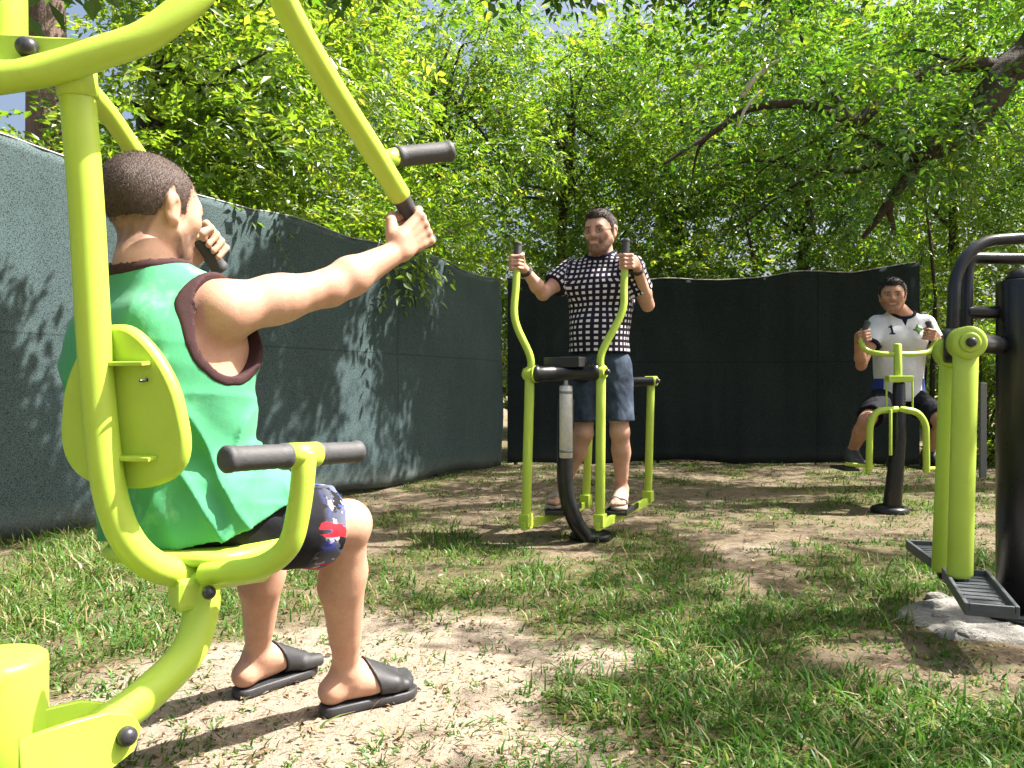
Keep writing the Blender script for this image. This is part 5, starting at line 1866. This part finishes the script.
# ------------------------------------------------------------------ trees
def twigs(org, d, r, K=9, Ls=.066, tl=.30, wr=.21, droop=.35):
    """compound leaves: K leaflets along each drooping twig"""
    N = len(org)
    d = d / np.linalg.norm(d, axis=1, keepdims=True)
    s = np.cross(d, np.array([0, 0, 1.0]) + r.normal(0, .25, (N, 3))); s /= np.linalg.norm(s, axis=1, keepdims=True) + 1e-9
    nup = np.cross(s, d)
    VV, TT = [], []
    len_ = tl * r.uniform(.6, 1.25, N)[:, None]
    tw = r.normal(.45, .22, N); tsz = r.uniform(.62, 1.38, N)
    for k in range(K):
        f = (k + 1) / K
        c = org + d * len_ * f + np.array([0, 0, -1.0]) * len_ * droop * f * f
        q = (1 if k % 2 else -1) if k < K - 1 else 0
        ld = d * (.5 if q else 1.0) + s * q * .9 + np.array([0, 0, -.25]) + r.normal(0, .22, (N, 3))
        ld /= np.linalg.norm(ld, axis=1, keepdims=True)
        nr = nup + r.normal(0, .45, (N, 3))
        L = Ls * r.uniform(.75, 1.25, N) * tsz
        VV.append(leaf_quads(c, ld, nr, L, L * wr * r.uniform(.8, 1.25, N), .25))
        TT.append(np.clip(tw + r.normal(0, .13, N), 0, .93))
    V = np.concatenate(VV).reshape(-1, 3); T = np.repeat(np.concatenate(TT), 4)
    T = np.where(np.repeat(r.random(len(T) // 4), 4) > .985, 1.0, T)
    return V, T


def crown_part(name, V, T, mat, parent):
    q = np.arange(len(V)).reshape(-1, 4)
    me = mesh_from(name, V - base_of(parent), None, mat, False, faces_np=q, attrs={'tone': ('POINT', 'FLOAT', T)})
    return link(name, me, parent)


def blob_twigs(blobs, per, r, **kw):
    O, D = [], []
    for (c, rad) in blobs:
        n = max(6, int(per * (rad / .45) ** 2))
        v = r.normal(0, 1, (n, 3)); v /= np.linalg.norm(v, axis=1, keepdims=True)
        rr = rad * r.random(n) ** .45
        O.append(np.array(c) + v * rr[:, None] * np.array([1, 1, .75])); D.append(v * .8 + r.normal(0, .5, (n, 3)) + np.array([0, 0, -.05]))
    return twigs(np.concatenate(O), np.concatenate(D), r, **kw)


def trunk_part(base, paths, mat, parent, seg=12):
    m = MB()
    for pts, rad in paths:
        sp = spline(pts, 6)
        sp = [q + (np.array([float(fbm(NZ, q[2] * 1.7 + 9, q[0] * 2)), float(fbm(NZ2, q[2] * 1.7 + 5, q[1] * 2)), .5]) - .5) * .10 * min(1, i / 4) for i, q in enumerate(sp)]
        m.tube(sp, rad, seg, cap='round')
    return m.build('trunk', mat, parent)


def tree(name, label, base, crown_c, crown_r, nb, per, seed, leaf, bark, r0=.10, keep=None, extra=(), group=None, lean=(0, 0), **kw):
    r = np.random.default_rng(seed)
    t = thing(name, label, 'tree', (base[0], base[1], 0), group=group)
    cc, cr = np.array(crown_c, float), np.array(crown_r, float)
    bl = []
    while len(bl) < nb:
        v = r.normal(0, 1, 3); v /= np.linalg.norm(v); v *= r.random() ** .40
        c = cc + v * cr
        if keep is not None and not keep(c): 
            continue
        bl.append((c, r.uniform(.26, .62)))
    bl += list(extra)
    b = v3(base[0], base[1], -.1)
    fork = v3(base[0] + lean[0], base[1] + lean[1], cc[2] - cr[2] * .45)
    top = cc + v3(0, 0, cr[2] * .55)
    paths = [([b, b * .5 + fork * .5 + v3(r.normal(0, .05), r.normal(0, .05), 0), fork, fork * .45 + top * .55 + v3(r.normal(0, .12), r.normal(0, .12), 0), top], [r0 * 1.25, r0, r0 * .8, r0 * .45, r0 * .12])]
    idx = r.permutation(nb)[:min(nb, 15)]
    for i in idx:
        c = bl[i][0]; u = r.uniform(.05, .7)
        st = fork * (1 - u) + top * u
        if np.linalg.norm(c - st) < .2: continue
        mid = st * .5 + c * .5 + v3(0, 0, .15 + r.normal(0, .1))
        k = r0 * r.uniform(.22, .42)
        paths.append(([st, mid, c], [k, k * .6, k * .22]))
    trunk_part(b, paths, bark, t, 10)
    V, T = blob_twigs(bl, per, r, **kw)
    crown_part('crown', V, T, leaf, t)
    return t


LG = 'trees behind the netting fences'
# left of the picture, behind the sunlit fence
tree('leafy_tree', 'leafy tree whose ridged reddish trunk rises behind the left end of the fence', (-3.86, 6.25), (-4.25, 6.5, 4.9), (1.5, 1.2, 1.4), 26, 40, 31, M['leaf_light'], M['bark_reddish'], .155, lean=(.18, .10), group=LG,
     keep=lambda c: not (-3.9 < c[0] < -2.6 and c[2] < 4.2), Ls=.075)


def over_fence(n, s0, s1, seed, zlo=2.05, zhi=2.9):
    """low boughs that lean over the top of the left fence"""
    r = np.random.default_rng(seed); out = []
    a, b = v3(-2.80, 4.40, 0), v3(-.13, 8.95, 0)
    for i in range(n):
        u = r.uniform(s0, s1); p = a * (1 - u) + b * u
        out.append((p + v3(-.86, .5, 0) * r.uniform(-.25, .8) + v3(0, 0, r.uniform(zlo, zhi)), r.uniform(.22, .42)))
    return out


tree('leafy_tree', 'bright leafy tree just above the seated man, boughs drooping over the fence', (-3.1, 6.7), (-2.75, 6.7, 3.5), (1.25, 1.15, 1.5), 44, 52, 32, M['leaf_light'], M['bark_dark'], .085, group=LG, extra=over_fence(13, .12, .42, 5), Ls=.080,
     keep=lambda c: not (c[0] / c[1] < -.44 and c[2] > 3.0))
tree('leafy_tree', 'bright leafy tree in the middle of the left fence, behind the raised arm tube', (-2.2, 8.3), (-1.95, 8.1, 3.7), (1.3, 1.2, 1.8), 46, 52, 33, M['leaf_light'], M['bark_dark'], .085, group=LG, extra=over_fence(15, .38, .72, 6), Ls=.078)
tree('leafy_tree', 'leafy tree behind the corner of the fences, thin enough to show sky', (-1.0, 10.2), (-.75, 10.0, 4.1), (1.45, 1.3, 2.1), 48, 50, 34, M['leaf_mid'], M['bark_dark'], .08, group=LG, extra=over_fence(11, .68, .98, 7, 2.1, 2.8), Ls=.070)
# behind the shaded back fence
BT = [(.7, 11.2, (.8, 11.0, 4.2), (1.6, 1.3, 2.0), 46, 'leaf_mid', 'leafy tree behind the back fence, above the standing man on the walker'),
      (2.3, 11.0, (2.3, 10.9, 3.9), (1.6, 1.3, 2.1), 50, 'leaf_mid', 'leafy tree behind the back fence, right of the standing man'),
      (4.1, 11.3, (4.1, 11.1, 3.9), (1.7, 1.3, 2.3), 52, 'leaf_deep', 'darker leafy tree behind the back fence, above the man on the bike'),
      (6.2, 11.2, (6.2, 11.0, 3.9), (1.8, 1.4, 2.5), 56, 'leaf_mid', 'leafy tree beyond the right end of the back fence'),
      (8.3, 10.6, (8.2, 10.6, 4.0), (1.7, 1.4, 2.5), 40, 'leaf_deep', 'leafy tree farthest right, beyond the stepper')]
for i, (x, y, c, cr, nb, lf, lab) in enumerate(BT):
    tree('leafy_tree', lab, (x, y), c, cr, nb, 50, 50 + i, M[lf], M['bark_dark'], .08, group=LG, Ls=.068)


# bushes that fill the space above and beside the fences
def bush(label, c, rad, nb, per, seed, leaf, **kw):
    r = np.random.default_rng(seed)
    t = thing('bush', label, 'bush', (c[0], c[1], 0), group='bushes round the fences')
    bl = []
    cc = np.array(c, float)
    for i in range(nb):
        v = r.normal(0, 1, 3); v /= np.linalg.norm(v); v *= r.random() ** .4
        q = cc + v * np.array(rad); q[2] = max(q[2], .12)
        bl.append((q, r.uniform(.22, .45)))
    paths = []
    for i in range(min(nb, 9)):
        q = bl[i][0]; b = v3(c[0] + r.normal(0, .15), c[1] + r.normal(0, .15), -.05)
        paths.append(([b, (b + q) / 2 + v3(r.normal(0, .08), r.normal(0, .08), .1), q], [.022, .014, .006]))
    m = MB()
    for p, rad_ in paths: m.tube(spline(p, 5), rad_, 7)
    m.build('stems', M['bark_dark'], t)
    V, T = blob_twigs(bl, per, r, **kw); crown_part('foliage', V, T, leaf, t)


BU = [((5.55, 9.3, 1.2), (.62, .55, 1.1), 26, 'leaf_light', 'bush behind the metal stake, beside the end of the back fence'),
      ((6.9, 9.4, 1.3), (.9, .6, 1.3), 30, 'leaf_light', 'sunny bush behind the thick black post of the stepper'),
      ((8.4, 9.2, 1.3), (.9, .7, 1.3), 24, 'leaf_mid', 'bush at the far right, mostly outside the frame'),
      ((.35, 10.3, 2.05), (.9, .5, .85), 26, 'leaf_light', 'pale sunny bush over the corner of the fences, left of the standing man'),
      ((1.95, 10.2, 2.1), (.9, .5, .8), 24, 'leaf_light', 'bush over the back fence, just right of the standing man'),
      ((3.5, 10.3, 2.1), (.9, .5, .8), 24, 'leaf_mid', 'bush over the back fence, between the standing man and the bike'),
      ((4.9, 10.3, 2.0), (.8, .5, .9), 22, 'leaf_light', 'bush over the right end of the back fence, above the man on the bike'),
      ((-1.05, 9.2, 2.2), (.75, .5, .8), 22, 'leaf_light', 'bush behind the left fence close to the corner')]
for i, (c, rd, nb, lf, lab) in enumerate(BU):
    bush(lab, c, rd, nb, 60, 80 + i, M[lf], Ls=.055, tl=.20, wr=.30, K=8)


# the old tree on the right: dark limbs across the upper right, crown over our heads
LIT = [(300, 690, .55, 1), (430, 680, .45, .95), (390, 740, .40, .95), (560, 735, .16, .7), (650, 690, .18, .8), (520, 600, .35, .7), (760, 548, .45, .85), (560, 560, .3, .5), (860, 575, .22, .7), (945, 690, .10, .8), (400, 540, .45, .9), (455, 552, .35, .8), (760, 508, .40, .7), (640, 500, .7, .5), (800, 490, .8, .6), (470, 500, .6, .5)]


def old_tree():
    r = np.random.default_rng(77)
    t = thing('old_tree', 'old tree leaning in from the right with thick dark limbs over the clearing', 'tree', (6.3, 7.2, 0))
    D = 7.0
    main = [v3(6.3, 7.2, -.1), v3(6.15, 7.15, 1.6), v3(5.75, 7.1, 3.2)]
    limb = [v3(5.75, 7.1, 3.2), P(1075, 20, 7.0), P(1032, 52, 7.0), P(1000, 78, 6.95), P(978, 112, 6.9), P(952, 140, 6.85), P(928, 152, 6.85), P(902, 155, 6.9), P(868, 148, 7.0)]
    l2 = [P(1012, 66, 7.0), P(960, 66, 6.9), P(914, 78, 6.85), P(880, 102, 6.8), P(856, 122, 6.8), P(826, 108, 6.8), P(788, 104, 6.8), P(744, 111, 6.8), P(706, 138, 6.8), P(664, 164, 6.8)]
    l3 = [P(856, 122, 6.8), P(836, 100, 6.9), P(812, 66, 7.0), P(800, 30, 7.1), P(780, -20, 7.2)]
    l4 = [P(930, 152, 6.85), P(898, 192, 6.9), P(880, 220, 7.0), P(866, 238, 7.1)]
    l5 = [P(890, 204, 6.95), P(893, 218, 7.0), P(897, 234, 7.1)]
    l6 = [P(905, 155, 6.9), P(860, 170, 7.1), P(828, 172, 7.1), P(790, 190, 7.2), P(744, 224, 7.4), P(722, 230, 7.4)]
    l7 = [P(900, 160, 6.9), P(850, 130, 7.1), P(800, 150, 7.2), P(766, 168, 7.3), P(750, 190, 7.3)]
    up = [v3(5.75, 7.1, 3.2), v3(5.4, 6.8, 4.6), v3(4.2, 6.2, 5.6), v3(2.9, 5.6, 6.0)]
    up2 = [v3(5.4, 6.8, 4.6), v3(5.6, 7.6, 5.6), v3(5.2, 8.4, 6.4)]
    paths = [(main + limb[1:2], [.34, .28, .24, .20]), (limb, [.20, .175, .15, .14, .125, .10, .075, .05, .03]), (l2, [.062, .06, .055, .05, .055, .045, .038, .030, .022, .012]),
             (l3, [.04, .03, .022, .015, .01]), (l4, [.055, .042, .03, .018]), (l5, [.035, .025, .018]), (l6, [.036, .028, .02, .012, .008, .006]), (l7, [.03, .02, .014, .009, .006]),
             (up, [.20, .16, .11, .05]), (up2, [.12, .08, .04])]
    for k in range(16):
        a = [limb, l2, up, l6][k % 4]; st = a[r.integers(1, len(a))]
        e = st + v3(r.normal(0, .6), r.normal(0, .5), r.normal(.15, .22))
        paths.append(([st, (st + e) / 2 + v3(0, 0, .1), e], [.022, .013, .005]))
    trunk_part(main[0], paths, M['bark_dark'], t, 14)
    bl = []
    def along(path, n, spread, lo=.2, hi=.45, dz=0.0):
        for i in range(n):
            u = r.uniform(0, len(path) - 1.001); a = int(u); q = path[a] * (1 - (u - a)) + path[a + 1] * (u - a)
            bl.append((q + v3(r.normal(0, spread), r.normal(0, spread), r.normal(dz, spread)), r.uniform(lo, hi)))
    along(limb[3:], 10, .55, dz=-.1); along(l2, 22, .50, dz=.05); along(l3, 9, .45); along(l4, 5, .4); along(l6, 8, .32); along(l7, 6, .4)
    along(up, 12, .7, .3, .55); along(up2, 8, .6, .3, .55)
    bl = [(c, q) for c, q in bl if c[2] - q * .75 - .28 > .85 + .147 * c[1]]
    V, T = blob_twigs(bl, 40, r, Ls=.068)
    # boughs high over the clearing: they give the dappled shade
    n = 15000
    x = r.uniform(-2.6, 6.6, n); y = r.uniform(.6, 10.4, n)
    s = (x + .30) * .9 + (y - 2.3) * .26
    Dn = np.clip((s + .45) / 1.2, 0, 1) * (.92 - .34 * np.clip((y - 3.6) / 2.0, 0, 1))
    ns = fbm(NZ, x * .95 + 50, y * .95 + 50, None, 3); ns2 = fbm(NZ2, x * 3.4 + 12, y * 3.4 + 31, None, 3)
    Dn = Dn * np.clip((ns - .30) * 6, 0, 1) * np.clip((ns2 - .36) * 7, .0, 1)
    for (qx, qy, rr, am) in ((900, 725, .45, .75), (960, 660, .4, .6), (780, 640, .4, .55), (720, 700, .28, .5), (640, 600, .35, .5), (690, 760, .3, .5)):
        X_, Y_ = GP(qx, qy); Dn = np.maximum(Dn, am * np.exp(-((x - X_) ** 2 + (y - Y_) ** 2) / rr ** 2) * np.clip((ns2 - .40) * 8, 0, 1))
    for (qx, qy, rr, am) in LIT:
        X_, Y_ = GP(qx, qy); Dn = Dn * (1 - am * np.exp(-((x - X_) ** 2 + (y - Y_) ** 2) / rr ** 2))
    fx = np.clip(1.35 - .22 * np.abs(x - .0) - .0 * y, 0, 1)
    kp = r.random(n) < Dn
    x, y = x[kp], y[kp]
    h = r.uniform(4.3, 6.6, len(x))
    O = np.stack([x + SUNV[0] / SUNV[2] * h, y + SUNV[1] / SUNV[2] * h, h], 1)
    d = r.normal(0, 1, O.shape); d[:, 2] *= .35
    # unseen twigs added up the sun's path to streak the left fence with shade
    n2 = 13000; fs = r.uniform(0, 1, n2); fz = r.uniform(.0, 2.2, n2)
    fa, fb = np.array([-3.9, 2.8]), np.array([-.2, 8.85]); Lf = np.linalg.norm(fb - fa)
    st = fbm(NZ, fs * Lf * 2.7 + 70 - fz * .3, fz * .5 + 9, None, 3); dens = np.clip((st - .548 + .15 * np.clip((fs - .55) / .4, 0, 1)) * 13, 0, 1) * (.85 + .15 * np.clip((fs - .3) * 3, 0, 1))
    k2 = r.random(n2) < dens; fs, fz = fs[k2], fz[k2]; fp = fa[None] * (1 - fs[:, None]) + fb[None] * fs[:, None]
    h2 = .85 + .4875 * fp[:, 1] + .30 + r.random(len(fs)) * .7; tt = (h2 - fz) / SUNV[2]
    O2 = np.stack([fp[:, 0] + SUNV[0] * tt, fp[:, 1] + SUNV[1] * tt, h2], 1)
    O = np.concatenate([O, O2]); d = r.normal(0, 1, O.shape); d[:, 2] *= .35
    V2, T2 = twigs(O, d, r, Ls=.085, tl=.34, K=9, wr=.24)
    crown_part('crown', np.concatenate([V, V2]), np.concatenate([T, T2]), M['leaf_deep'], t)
    # dead pale branch hooked in the limbs
    for lab, pts, rd in (('longer bare pale branch curving up out of the foliage above the back fence', [P(742, 96, 6.6), P(752, 82, 6.6), P(764, 70, 6.6), P(778, 60, 6.6)], [.024, .026, .020, .012]),
                         ('shorter bare pale branch under the longer one', [P(738, 126, 6.6), P(746, 108, 6.6), P(760, 92, 6.6)], [.012, .014, .008])):
        m = MB(); m.tube(spline(pts, 6), rd, 10)
        tag(m.build('dead_branch', M['dry_wood'], None), lab, 'branch', 'bare pale branches')


old_tree()


# a wood far behind, one mass
def far_wood():
    r = np.random.default_rng(101)
    n = 16000
    x = r.uniform(-14, 17, n); y = r.uniform(13.5, 18, n)
    top = 8.3 + 1.2 * np.clip((x - 1) / 6, 0, 1) + (fbm(NZ, x * .5 + 9, y * .3, None, 3) - .5) * 5.0 - 1.0 * np.exp(-((x - 1.8) / 1.5) ** 2)
    top = np.where(x < -7.0, top - 2.6, top)
    z = r.random(n) ** .85 * top
    O = np.stack([x, y, z], 1); d = r.normal(0, 1, O.shape)
    V, T = twigs(O, d, r, Ls=.15, tl=.55, K=8, wr=.27)
    q = np.arange(len(V)).reshape(-1, 4)
    me = mesh_from('far_wood', V, None, M['leaf_mid'], False, faces_np=q, attrs={'tone': ('POINT', 'FLOAT', T)})
    tag(link('far_wood', me), kind='stuff')


far_wood()

# thin saplings whose stems show above the back fence
for i, (px0, px1, py1, Y, lab) in enumerate(((800, 812, 110, 10.0, 'thin dark sapling stem left of the bike, above the back fence'), (757, 742, 190, 10.2, 'leaning thin sapling stem above the middle of the back fence'),
                                             (926, 924, 180, 9.6, 'thin dark stem straight behind the head of the man on the bike'))):
    r = np.random.default_rng(200 + i)
    b = v3((px0 - 512) / 800 * Y, Y, 0); tp = P(px1, py1, Y + .1)
    t = thing('sapling', lab, 'tree', tuple(b), group='saplings along the back fence')
    trunk_part(b, [([b, b * .5 + tp * .5 + v3(r.normal(0, .08), 0, 0), tp], [.035, .028, .012])], M['bark_dark'], t, 8)
    bl = [(tp + v3(r.normal(0, .3), r.normal(0, .2), r.normal(0, .3)), r.uniform(.2, .3)) for _ in range(5)]
    V, T = blob_twigs(bl, 30, r, Ls=.06); crown_part('crown', V, T, M['leaf_mid'], t)

# give single-mesh things an origin at their own base
for o in list(COL.objects):
    if o.type == 'MESH' and o.parent is None and o.get('category'):
        co = np.empty(len(o.data.vertices) * 3, dtype=np.float32); o.data.vertices.foreach_get('co', co); co = co.reshape(-1, 3)
        c = np.array([(co[:, 0].min() + co[:, 0].max()) / 2, (co[:, 1].min() + co[:, 1].max()) / 2, co[:, 2].min()], dtype=np.float32)
        o.data.vertices.foreach_set('co', (co - c).ravel()); o.data.update(); o.location = [float(q) for q in c]
